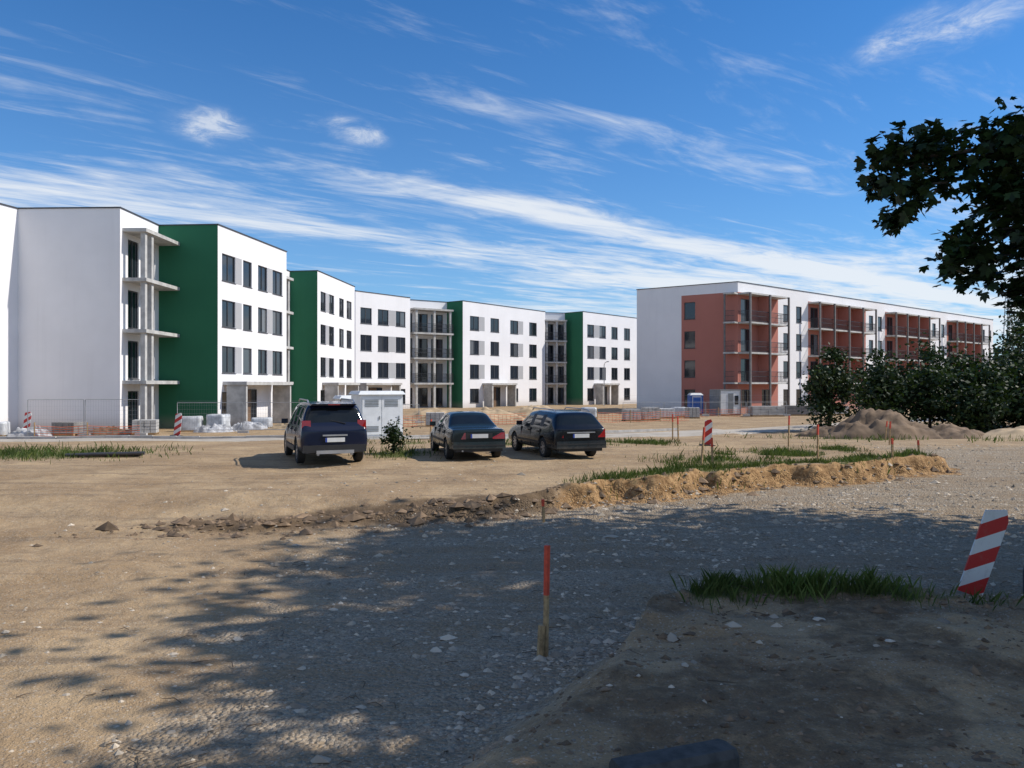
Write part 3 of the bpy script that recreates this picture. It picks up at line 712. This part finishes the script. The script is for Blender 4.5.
def sedan_trim(d,L_,W,pm):
    for s in (1,-1):
        a,b_=sorted((s*.40,s*.765)); d.hexa([(-.012,a,.64),(.2,a,.64),(.2,b_,.64),(.04 if s>0 else -.012,b_,.64)],[(.0,a,.82),(.2,a,.82),(.2,b_,.82),(.05,b_,.82)],M_RED)
    rb(d,-.018,.1,-.39,.39,.66,.81,M_TRIM)
    rb(d,-.03,.05,-.26,.26,.67,.785,M_PLATE); rb(d,-.033,0,.215,.26,.67,.785,M_PBLUE)
    d.hexa([(-.06,-.78,.36),(.25,-.84,.36),(.25,.84,.36),(-.06,.78,.36)],[(-.05,-.77,.56),(.25,-.84,.56),(.25,.84,.56),(-.05,.77,.56)],pm)
    rb(d,-.068,0,-.76,.76,.44,.475,M_TRIM)
    rb(d,.0,.3,-.7,.7,.27,.36,M_TRIM)
    mirrors(d,2.72,W,.90,pm); doorlines(d,[1.15,1.98,2.85],W-.02,.34,.86); handles(d,[1.3,2.1],W,.76,pm)
    for s in (1,-1):
        a,b_=sorted((s*(W/2-.06),s*(W/2+.012))); rb(d,1.0,3.3,a,b_,.50,.56,M_TRIM)
    d.tube([(0.02,.5,.30),(-.05,.5,.30)],.025,M_SILV,8)
SED=[(0.0,.36,.74,.80,.72,.86,.66),(.04,.30,.80,.88,.78,.925,.72),(.12,.27,.83,.90,.80,.95,.73),(.72,.25,.845,.91,.81,.965,.70),(.80,.25,.845,.91,.81,.99,.68),(1.38,.24,.85,.91,.82,1.35,.56),(1.50,.24,.85,.91,.82,1.375,.57),(1.95,.22,.85,.90,.82,1.39,.58),(2.03,.22,.85,.90,.82,1.39,.58),(2.55,.22,.85,.89,.82,1.36,.57),(2.65,.22,.85,.89,.82,1.33,.56),(3.25,.22,.85,.89,.79,.95,.68),(3.35,.22,.85,.88,.78,.93,.66),(4.1,.24,.82,.76,.74,.82,.58),(4.38,.28,.76,.66,.68,.72,.5),(4.45,.36,.68,.58,.6,.62,.4)]
FD=['','','','','TG','','G','P','G','G','T','','','','']
car('parked_car',(-.95,22.3),math.radians(15),(.012,.020,.022),SED,FD,4.45,1.70,[.92,3.52],.30,{'fn':sedan_trim})
def wag_trim(d,L_,W,pm):
    for s in (1,-1):
        a,b_=sorted((s*.56,s*.80)); d.hexa([(.0,a,.66),(.25,a,.66),(.25,b_,.66),(.06 if s>0 else .0,b_,.66)],[(.03,a,.90),(.25,a,.90),(.25,b_,.90),(.08,b_,.90)],M_RED)
    rb(d,-.02,.1,-.45,.45,.80,.83,M_SILV)
    rb(d,-.025,.05,-.26,.26,.66,.775,M_PLATE); rb(d,-.028,0,.215,.26,.66,.775,M_PBLUE)
    d.hexa([(-.06,-.80,.34),(.25,-.86,.34),(.25,.86,.34),(-.06,.80,.34)],[(-.05,-.79,.56),(.25,-.86,.56),(.25,.86,.56),(-.05,.79,.56)],pm)
    rb(d,-.07,0,-.75,.75,.46,.49,M_TRIM); rb(d,.02,.3,-.7,.7,.25,.34,M_TRIM)
    for s in (1,-1): d.tube([(.65,s*.56,1.41),(.8,s*.56,1.475),(2.5,s*.56,1.485),(2.65,s*.56,1.41)],.016,M_SILV,6)
    d.tube([(.12,-.3,.98),(.2,.1,1.06)],.01,M_TRIM,5)
    mirrors(d,2.85,W,.92,pm); doorlines(d,[1.2,2.05,2.95],W-.02,.34,.88); handles(d,[1.3,2.15],W,.78,pm)
    for s in (1,-1):
        a,b_=sorted((s*(W/2-.06),s*(W/2+.012))); rb(d,1.2,3.4,a,b_,.44,.50,M_TRIM)
WAG=[(0.0,.36,.76,.84,.74,.90,.68),(.05,.30,.83,.90,.81,.95,.74),(.10,.27,.86,.93,.83,1.0,.74),(.42,.25,.87,.94,.84,1.38,.60),(.52,.25,.872,.94,.84,1.41,.61),(1.12,.24,.875,.93,.84,1.43,.62),(1.22,.24,.875,.93,.84,1.435,.62),(2.02,.22,.875,.92,.84,1.44,.62),(2.1,.22,.875,.92,.84,1.44,.62),(2.7,.22,.875,.91,.84,1.40,.60),(2.8,.22,.875,.91,.84,1.36,.60),(3.45,.22,.87,.91,.81,.98,.69),(3.55,.22,.87,.90,.80,.95,.66),(4.35,.25,.84,.78,.76,.85,.58),(4.62,.28,.78,.68,.7,.74,.5),(4.7,.36,.68,.6,.62,.63,.4)]
car('parked_car',(2.05,22.8),math.radians(18.5),(.004,.005,.009),WAG,FS,4.8,1.75,[1.0,3.65],.31,{'fn':wag_trim})

# ------------------------------------------------------------ street furniture & site objects
M_WOOD=simple('stake_wood',(.36,.24,.12),.85,.3,20)
M_ORNG=simple('marker_paint',(.60,.07,.03),.6,.2,15)
def stripes():
    m,nt,b=mat_new('barrier_stripes'); p=N(nt,'ShaderNodeTexCoord').outputs['Object']
    s=N(nt,'ShaderNodeSeparateXYZ'); nt.links.new(p,s.inputs[0])
    v=MA(nt,'FRACT',MA(nt,'MULTIPLY',MA(nt,'ADD',MA(nt,'ADD',MA(nt,'MULTIPLY',s.outputs[0],-.8),s.outputs[2]),1.0),2.5))
    f=MA(nt,'GREATER_THAN',v,.5)
    c=MIX(nt,f,(.70,.70,.68),(.50,.025,.02)); n=NOISE(nt,p,7,5,.7)
    c=MIX(nt,MA(nt,'MULTIPLY',SS(nt,n,.5,.75),.4),c,(.25,.2,.15))
    nt.links.new(c,b.inputs['Base Color']); b.inputs['Roughness'].default_value=.5; return m
M_STR=stripes()
def barrier(x,y,h,w,tilt,yaw=0,base=True):
    e=empty('traffic_barrier_board',(x,y,hz(x,y)-.03),(0,tilt,yaw)); mb=MB()
    pr=[(-w/2,0),(w/2,0),(w/2,h*.88),(w*.30,h),(-w/2,h*.93)]
    mb.hexa([(a,.0,c+.04) for a,c in pr],[(a,.03,c+.04) for a,c in pr],M_STR); mb.obj('board',e)
    m2=MB(); m2.tube([(0,.06,-.1),(0,.06,h*.8)],.02,M_CONCD,6)
    if base: m2.box(-w*.9,w*.9,-.12,.22,-.02,.06,M_TRIM)
    m2.obj('post',e); return e
barrier(5.50,9.25,1.10,.28,math.radians(18),math.radians(-8),False)
barrier(-26.0,41.0,1.3,.35,math.radians(8))
barrier(-17.3,39.6,1.2,.33,math.radians(6))
barrier(7.1,27.9,.95,.28,math.radians(3))
def stake(x,y,h,w,col=True,lean=0,frac=.45):
    mb=MB(); mb.box(-w/2,w/2,-w/2,w/2,-.1,h*(1-frac),M_WOOD); mb.box(-w/2-.001,w/2+.001,-w/2-.001,w/2+.001,h*(1-frac)+.0,h,M_ORNG if col else M_WOOD)
    return mb.obj('survey_stake',loc=(x,y,hz(x,y)),rot=(lean*.5,lean,random.uniform(0,1)))
z_s=stake(.31,7.1,1.02,.038,True,.015); stake(.255,7.05,.30,.045,False,.05)
for (x,y,h) in ((.58,14.0,.42),(4.9,19.9,1.1),(5.15,19.7,.8),(9.0,22.6,1.0),(10.6,21.4,.55),(9.9,27.5,1.1),(12.4,23.4,.5),(6.5,30,1.0),(14.5,29.5,.9),(-3.2,30,.9),(6.9,33,1.1),(17.5,36,.9)):
    stake(x,y,h,.045,True,random.uniform(-.08,.08),.3)
M_KERB=simple('kerb_stone_dark',(.06,.058,.055),.9,.3,12,bmp=.4,bscale=60)
mb=MB(); pr=[(-.10,0),(.10,0),(.10,.09),(.07,.13),(-.07,.13),(-.10,.09)]
mb.hexa([(-.30,a,c) for a,c in pr],[(.40,a,c) for a,c in pr],M_KERB); mb.hexa([(.401,a,c) for a,c in pr],[(.44,a*.8,c*.85+.008) for a,c in pr],M_KERB)
mb.obj('kerb_stone',loc=(.86,4.32,hz(.86,4.32)-.01),rot=(0,0,math.radians(20)))
mb=MB(); mb.tube([(0,0,-.1),(0,0,.3),(.02,0,.38)],[.03,.03,.02],M_CAP,8); mb.obj('marker_post',loc=(6.15,9.2,hz(6.15,9.2)))
mb=MB()
for k in range(4): mb.tube([(0+.3*k,-.14*k,.06+.02*k),(2.2+.1*k,.1-.1*k,.05+.03*k)],.05,M_CAP,8)
mb.obj('drain_pipes',loc=(-13.6,23.4,hz(-13.2,23.4)))
M_KIOSK=simple('kiosk_paint',(.72,.73,.73),.5,.06); M_KDK=simple('kiosk_grille',(.20,.21,.21),.6)
def kiosk(x,y,w,dp,h,yaw):
    e=empty('transformer_kiosk',(x,y,hz(x,y)-.05),(0,0,yaw)); a=MB()
    a.box(-w/2-.05,w/2+.05,-dp/2-.05,dp/2+.05,0,.22,M_CONC); a.box(-w/2,w/2,-dp/2,dp/2,.223,h,M_KIOSK)
    a.hexa([(-w/2-.12,-dp/2-.12,h+.003),(w/2+.12,-dp/2-.12,h+.003),(w/2+.12,dp/2+.12,h+.003),(-w/2-.12,dp/2+.12,h+.003)],[(-w/2,-dp/2,h+.16),(w/2,-dp/2,h+.16),(w/2,dp/2,h+.16),(-w/2,dp/2,h+.16)],M_KIOSK); a.obj('housing',e)
    g=MB(); 
    for k in range(2):
        x0=-w/2+.08+k*(w-.16)/2; x1=x0+(w-.16)/2-.04
        g.box(x0,x1,-dp/2-.03,-dp/2-.003,.3,h-.12,M_KIOSK)
        for j in range(5): g.box(x0+.12,x1-.12,-dp/2-.045,-dp/2-.031,h-.55+j*.07,h-.515+j*.07,M_KDK)
        for j in range(4): g.box(x0+.12,x1-.12,-dp/2-.045,-dp/2-.031,.45+j*.07,.485+j*.07,M_KDK)
        g.box(x1-.1,x1-.06,-dp/2-.06,-dp/2-.031,1.0,1.15,M_KDK)
    for j in range(6): g.box(w/2+.002,w/2+.014,-dp/3,dp/3,h-.6+j*.07,h-.565+j*.07,M_KDK)
    g.obj('doors',e); return e
kiosk(-6.45,36.6,2.0,2.0,2.15,math.radians(24)); kiosk(-8.0,38.9,1.6,1.6,2.0,math.radians(24))
M_BLUE=simple('toilet_blue',(.03,.12,.42),.5,.1); M_CW=simple('cabin_white',(.70,.70,.68),.5,.08)
e=empty('portable_toilet',(17.3,72.5,hz(17.3,72.5))); a=MB(); a.box(-.6,.6,-.6,.6,.1,1.85,M_BLUE); a.hexa([(-.63,-.63,1.853),(.63,-.63,1.853),(.63,.63,1.853),(-.63,.63,1.853)],[(-.45,-.4,2.05),(.45,-.4,2.05),(.45,.4,2.05),(-.45,.4,2.05)],M_CW); a.obj('housing',e)
a=MB(); a.box(-.42,.42,-.64,-.603,.2,1.75,M_CW); a.box(-.36,.36,-.655,-.642,.3,1.65,M_BLUE); a.box(.25,.3,-.69,-.657,.9,1.0,M_KDK); a.obj('door',e)
def cabin(x,y,w,dp,h,mat):
    e=empty('site_cabin',(x,y,hz(x,y)),(0,0,.2)); a=MB(); a.box(-w/2,w/2,-dp/2,dp/2,.15,h,mat); a.box(-w/2-.04,w/2+.04,-dp/2-.04,dp/2+.04,h+.002,h+.1,M_KDK)
    for s in (-1,1): a.box(s*w/2-.05,s*w/2+.05,-dp/2-.04,dp/2+.04,.0,h,M_KDK)
    a.obj('housing',e); g=MB(); g.box(-w*.1,w*.15,-dp/2-.03,-dp/2-.003,.25,h-.25,M_KDK); g.box(w*.22,w*.4,-dp/2-.03,-dp/2-.003,h*.45,h*.8,M_GLASS); g.obj('door',e)
cabin(19.7,71.0,2.0,2,2.3,M_CW)
M_TARP=simple('tarpaulin_sheet',(.36,.36,.37),.6,.35,2.5,bmp=.8,bscale=4)
M_SAND=simple('heaped_sand',(.42,.31,.19),.95,.25,1,bmp=.7,bscale=6); M_DSOIL=simple('heaped_soil',(.17,.115,.072),.95,.35,1,bmp=.9,bscale=5)
def heap(name,x,y,rx,ry,h,mat,seed,rough=.35,pw=1.8,yaw=0):
    n=56; g=np.linspace(-1.2,1.2,n); A,B=np.meshgrid(g,g); r=np.sqrt(A**2+B**2)
    nn=fbm(A+seed*3,B+seed,2.0,4,seed); n5=fbm(A+seed*3,B+seed,6,3,seed+5)
    rr=r*(.65+.8*nn); z_=h*np.clip(1-rr**pw,-.1,1)*(1-rough+rough*1.3*n5+.3*nn)
    V=np.stack([(A*rx).ravel(),(B*ry).ravel(),np.where(r>1.15,-.3,z_).ravel()],1)
    i=np.arange(n-1)[None,:]+np.arange(n-1)[:,None]*n; F=np.stack([i.ravel(),(i+1).ravel(),(i+1+n).ravel(),(i+n).ravel()],1)
    o=fast_mesh(name,V,F,[mat],True); o.location=(x,y,hz(x,y)-.05); o.rotation_euler=(0,0,yaw); return o
heap('soil_mound',19.3,40.2,3.3,2.0,1.45,M_DSOIL,3,.6)
heap('soil_mound',17.0,41.5,1.6,1.3,.6,M_DSOIL,8,.5)
heap('soil_mound',22.6,39.6,2.4,1.5,.7,M_DSOIL,9,.6)
heap('soil_mound',26.5,39,3.6,1.8,.7,M_SAND,12,.5)
for (x,y,rx,h,s) in ((-6.0,60,3.2,.9,4),(-1.6,61,3.0,.9,5),(2.0,66,3.0,1.0,6),(-9.2,55,2.2,.6,7)):
    heap('sand_heap',x,y,rx,rx*.7,h,M_SAND,s,.5)
M_FILM=simple('wrapping_film',(.50,.51,.52),.4,.25,3,bmp=.6,bscale=7)
def wrapped(x,y,w,d_,h,yaw):
    e=empty('wrapped_pallet',(x,y,hz(x,y)-.02),(0,0,yaw)); a=MB()
    for k in range(3): a.box(-w/2,w/2,-d_/2+k*(d_-.1)/2,-d_/2+.1+k*(d_-.1)/2,0,.12,M_WOOD)
    a.obj('pallet',e)
    def sup(t,sx_,sy_):
        c,s=math.cos(t),math.sin(t); return (sx_*math.copysign(abs(c)**.35,c),sy_*math.copysign(abs(s)**.35,s))
    g=MB(); m=28; zs_=[.125,.2,h*.35,h*.6,h*.85,h*.97,h]; sc=[.97,1,1.01,.99,1,.97,.86]
    V=[]
    for z,s in zip(zs_,sc):
        for j in range(m):
            px,py=sup(2*math.pi*j/m,w/2*s,d_/2*s); V.append((px+random.uniform(-.02,.02),py+random.uniform(-.02,.02),z+random.uniform(-.02,.02)))
    V.append((0,0,h+.01)); F=[]
    for i in range(len(zs_)-1):
        for j in range(m): q=(j+1)%m; F.append((i*m+j,i*m+q,(i+1)*m+q,(i+1)*m+j))
    for j in range(m): F.append(((len(zs_)-1)*m+j,(len(zs_)-1)*m+(j+1)%m,len(V)-1))
    g.v=V; g.f=F; g.m=[0]*len(F); g.mats=[M_FILM]; g.obj('wrapped_load',e,True)
for (x,y,h,w_) in ((-28.3,39.2,1.05,.1),(-26.7,39.7,.8,.3),(-18.6,44.6,.9,.2),(-17.2,45.0,1.0,-.1),(-15.3,47.0,.7,.1),(6.2,62,.9,.1),(14.3,66,.9,0)):
    wrapped(x,y,1.15,1.0,h,w_)
for (x,y,rx,ry,h,s) in ((-17.0,43.9,1.2,.6,.45,14),(-27.3,38.6,1.3,.5,.4,17),(-25.3,40.4,1.2,.6,.5,21),(-15.8,46.0,1.2,.6,.5,22)): heap('tarpaulin',x,y,rx,ry,h,M_TARP,s,.75,4,.3)
heap('rubble_heap',-22.0,41.8,1.8,.7,.45,M_DSOIL,31,.8,2); heap('rubble_heap',-13.2,46.0,1.8,.8,.5,M_SAND,32,.8,2)
def pallet(x,y,w,h,rows,mat,yaw=0):
    e=empty('paving_pallet',(x,y,hz(x,y)-.02),(0,0,yaw)); a=MB()
    for k in range(3): a.box(-w/2,w/2,-.5+k*.45,-.4+k*.45,0,.1,M_WOOD)
    a.box(-w/2,w/2,-.52,.52,.103,.13,M_WOOD); a.obj('pallet',e); g=MB()
    for r in range(rows):
        for c in range(4):
            j=random.uniform(-.01,.01); g.box(-w/2+.02+c*w/4,-w/2+(c+1)*w/4-.005,-.48+j,.48+j,.135+r*h/rows,.13+(r+1)*h/rows-.012,mat)
    g.obj('paving_blocks',e)
for (x,y,w,h,r,m) in ((-19.8,41.5,1.2,.7,4,M_CONC),(-13,49.5,1.2,.6,3,M_CONCD),(9.0,58,1.2,.8,4,M_CONC),(10.6,59,1.2,.9,5,M_CONC),(12.4,62,1.3,.7,4,M_CW),(15.0,64,1.2,.8,4,M_CONC),(22.5,68,3,.8,3,M_CONC),(26,69.5,3,.8,3,M_CONCD),(29.5,71,3,.7,3,M_CONC),(-5.0,50,1.2,.8,4,M_CONC),(-23.8,41.3,1.4,.6,3,M_CONCD)):
    pallet(x,y,w,h,r,m,random.uniform(-.3,.3))
M_GALV=simple('galvanised_steel',(.35,.36,.37),.5,.1,metal=.5)
def fence(p0,p1,h=2.0,mat=M_GALV,panel=3.5):
    f=Fr(p0,p1); n=max(1,round(f.L/panel)); w=f.L/n; a=MB()
    zb=hz(*p0)
    P=lambda t,z: f.P(t,0,z+zb)
    for k in range(n):
        t0=k*w+.04;t1=(k+1)*w-.04
        a.tube([P(t0,.0),P(t0,h)],.021,mat,6); a.tube([P(t1,.0),P(t1,h)],.021,mat,6)
        a.tube([P(t0,h),P(t1,h)],.018,mat,6); a.tube([P(t0,.18),P(t1,.18)],.018,mat,6)
        for i in range(1,int(w/.13)): t=t0+i*.13; a.tube([P(t,.18),P(t,h)],.0035,mat,3)
        for i in range(1,8): a.tube([P(t0,.18+i*.23),P(t1,.18+i*.23)],.0035,mat,3)
        f.box(a,t1-.25,t1+.33,-.12,.12,zb-.02,zb+.13,M_CONC)
    e=a.obj('site_fence'); return e
fence((-25.2,39.9),(-19.6,40.6),1.9); fence((-31,38.2),(-26.8,38.9),1.9)
fence((9.5,66),(24,67),1.2); fence((-13.5,52),(-6.5,54),1.3); fence((-18.6,42.6),(-11.5,43.4),1.7)
M_NET=simple('safety_netting',(.62,.14,.05),.7,.2,3)
def netting(pts,h=.8):
    a=MB()
    for k in range(len(pts)-1):
        (x0,y0),(x1,y1)=pts[k],pts[k+1]; z0,z1=hz(x0,y0),hz(x1,y1)
        a.tube([(x0,y0,z0-.1),(x0,y0,z0+h+.15)],.03,M_WOOD,6)
        for i in range(5):
            q=h*(.15+.2*i); a.tube([(x0,y0,z0+q),((x0+x1)/2,(y0+y1)/2,(z0+z1)/2+q-.07),(x1,y1,z1+q)],.014,M_NET,3)
        L_=math.hypot(x1-x0,y1-y0)
        for i in range(1,int(L_/.3)):
            t=i*.3/L_; s=.07*4*t*(1-t); a.tube([(x0+(x1-x0)*t,y0+(y1-y0)*t,z0+h*.15-s),(x0+(x1-x0)*t,y0+(y1-y0)*t,z0+h*.95-s)],.01,M_NET,3)
    a.obj('safety_netting_fence')
netting([(-11,46),(-8,48.5),(-5,50),(-2,51.5),(1,53)]); netting([(6,54),(8.5,55),(11,57),(13.5,58.5)]); netting([(-24,38.6),(-21.5,38.9),(-19,39.2)],.6)
netting([(15,66.5),(18,67),(21,67.5),(24,68.5)],.7)
mb=MB()
kx=[(-40,32.4),(-20,33.8),(-8,35.4),(1,39.6),(10,46)]
for k in range(4):
    f=Fr(kx[k],kx[k+1]); n=int(f.L/1.0)
    for i in range(n):
        a=f.P(i*1.0,0,0); z=hz(a[0],a[1]); f.box(mb,i*1.0,i*1.0+.985,-.07,.08,z-.1,z+.13,M_CONC)
mb.obj('road_kerb')
mb=MB()
for s in ((-.5,-.5),(.5,-.5),(.5,.5),(-.5,.5)): mb.tube([(s[0]*1.6,s[1]*1.6,0),(s[0]*.5,s[1]*.5,19)],.07,M_GALV,5)
for i in range(12):
    z0=i*1.55;z1=z0+1.55;w0=.8-.55*z0/19;w1=.8-.55*z1/19
    mb.tube([(-w0,-w0,z0),(w1,-w1,z1)],.04,M_GALV,4); mb.tube([(w0,-w0,z0),(-w1,-w1,z1)],.04,M_GALV,4)
mb.obj('lattice_mast',loc=(84,130,-.8))
mb=MB(); mb.tube([(0,0,0),(0,0,5.6),(.1,-.2,5.9),(.3,-.7,6.0)],[.07,.05,.04,.035],M_GALV,8); mb.box(.2,.45,-1.3,-.7,5.95,6.05,M_GALV); mb.obj('street_lamp',loc=(12.0,100,-.8))

# ------------------------------------------------------------ light, sky, camera
EL=math.radians(43); az=(0.997,0.07)
sv=Vector((az[0]*math.cos(EL),az[1]*math.cos(EL),math.sin(EL))).normalized()
sun=bpy.data.lights.new('sun','SUN'); sun.energy=4.75; sun.angle=math.radians(.53); sun.color=(1,.94,.85)
so=bpy.data.objects.new('sun',sun); scene.collection.objects.link(so); so.rotation_euler=sv.to_track_quat('Z','Y').to_euler(); so.location=(30,0,30)
w=bpy.data.worlds.new('World'); scene.world=w; w.use_nodes=True; nt=w.node_tree; bg=nt.nodes['Background']
sky=N(nt,'ShaderNodeTexSky'); sky.sky_type='NISHITA'; sky.sun_disc=False; sky.sun_elevation=EL; sky.sun_rotation=math.atan2(az[0],az[1])
sky.air_density=1.0; sky.dust_density=.3; sky.ozone_density=2.5
tc=N(nt,'ShaderNodeTexCoord').outputs['Generated']; sx=N(nt,'ShaderNodeSeparateXYZ'); nt.links.new(tc,sx.inputs[0])
z=MA(nt,'MAXIMUM',sx.outputs[2],.03); u=MA(nt,'DIVIDE',sx.outputs[0],z); v=MA(nt,'DIVIDE',sx.outputs[1],z)
al=MA(nt,'ADD',MA(nt,'MULTIPLY',u,.76),MA(nt,'MULTIPLY',v,.64)); ac=MA(nt,'ADD',MA(nt,'MULTIPLY',u,-.64),MA(nt,'MULTIPLY',v,.76))
def vec(a,b_,c=0.0):
    n=N(nt,'ShaderNodeCombineXYZ'); setin(nt,n.inputs[0],a); setin(nt,n.inputs[1],b_); setin(nt,n.inputs[2],c); return n.outputs[0]
n1=NOISE(nt,vec(MA(nt,'MULTIPLY',al,.6),MA(nt,'MULTIPLY',ac,1.5)),1.0,7,.62,1.0)
n2=NOISE(nt,vec(MA(nt,'MULTIPLY',al,1.3),MA(nt,'MULTIPLY',ac,5.0),3.3),1.0,6,.65,.9)
n0=NOISE(nt,vec(MA(nt,'MULTIPLY',al,.35),MA(nt,'MULTIPLY',ac,.35),7.7),1.0,2,.5)
acw=MA(nt,'ADD',ac,MA(nt,'MULTIPLY',MA(nt,'SUBTRACT',n0,.5),.7))
def gau(x,c,s):
    t=MA(nt,'DIVIDE',MA(nt,'SUBTRACT',x,c),s); return MA(nt,'EXPONENT',MA(nt,'MULTIPLY',MA(nt,'MULTIPLY',t,t),-1))
band=MA(nt,'MULTIPLY',gau(acw,3.35,.24),MA(nt,'MULTIPLY',SS(nt,al,1.0,2.2),1.45)); band2=MA(nt,'MULTIPLY',gau(acw,4.6,.6),1.0)
band3=MA(nt,'MULTIPLY',SS(nt,al,3.4,7),.9)
fill_cloud=MA(nt,'MULTIPLY',SS(nt,sx.outputs[1],.1,-.4),.75)  # unseen extra cloud added behind the camera to whiten the fill light
env=MA(nt,'ADD',MA(nt,'ADD',MA(nt,'ADD',band,band2),band3),fill_cloud)
mixn=MA(nt,'ADD',MA(nt,'MULTIPLY',n1,.58),MA(nt,'MULTIPLY',n2,.42))
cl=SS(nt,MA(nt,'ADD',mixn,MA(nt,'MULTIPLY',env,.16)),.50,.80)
npf=NOISE(nt,vec(u,MA(nt,'MULTIPLY',v,.8),1.0),7.5,6,.7,.5)
puff=None
for (pu,pv,r) in ((-1.22,3.01,.13),(-1.10,2.92,.10),(-.65,3.01,.10),(-.58,3.08,.08),(1.20,2.14,.12),(1.32,2.08,.10),(1.10,2.24,.08)):
    g=MA(nt,'MULTIPLY',gau(u,pu,r*.9),gau(v,pv,r*1.7)); puff=g if puff is None else MA(nt,'ADD',puff,g)
pf=MA(nt,'MULTIPLY',SS(nt,MA(nt,'MULTIPLY',puff,MA(nt,'POWER',MA(nt,'MULTIPLY',npf,1.8),2.2)),.05,1.8),.62)
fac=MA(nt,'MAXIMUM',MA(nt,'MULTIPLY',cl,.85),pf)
tint=MIX(nt,1.0,sky.outputs[0],(.26,.84,1.38),'MULTIPLY')
haze=MA(nt,'MULTIPLY',MA(nt,'EXPONENT',MA(nt,'MULTIPLY',z,-6.5)),.66)
c=MIX(nt,haze,tint,(5.6,7.4,8.8))
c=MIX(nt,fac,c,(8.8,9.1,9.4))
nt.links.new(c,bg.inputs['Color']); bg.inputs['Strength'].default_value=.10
cam=bpy.data.cameras.new('camera'); cam.lens=27; cam.sensor_width=36; cam.clip_end=6000; cam.clip_start=.05
co=bpy.data.objects.new('camera',cam); scene.collection.objects.link(co); co.location=(0,0,2.2); co.rotation_euler=(math.radians(90.07),0,0)
scene.camera=co
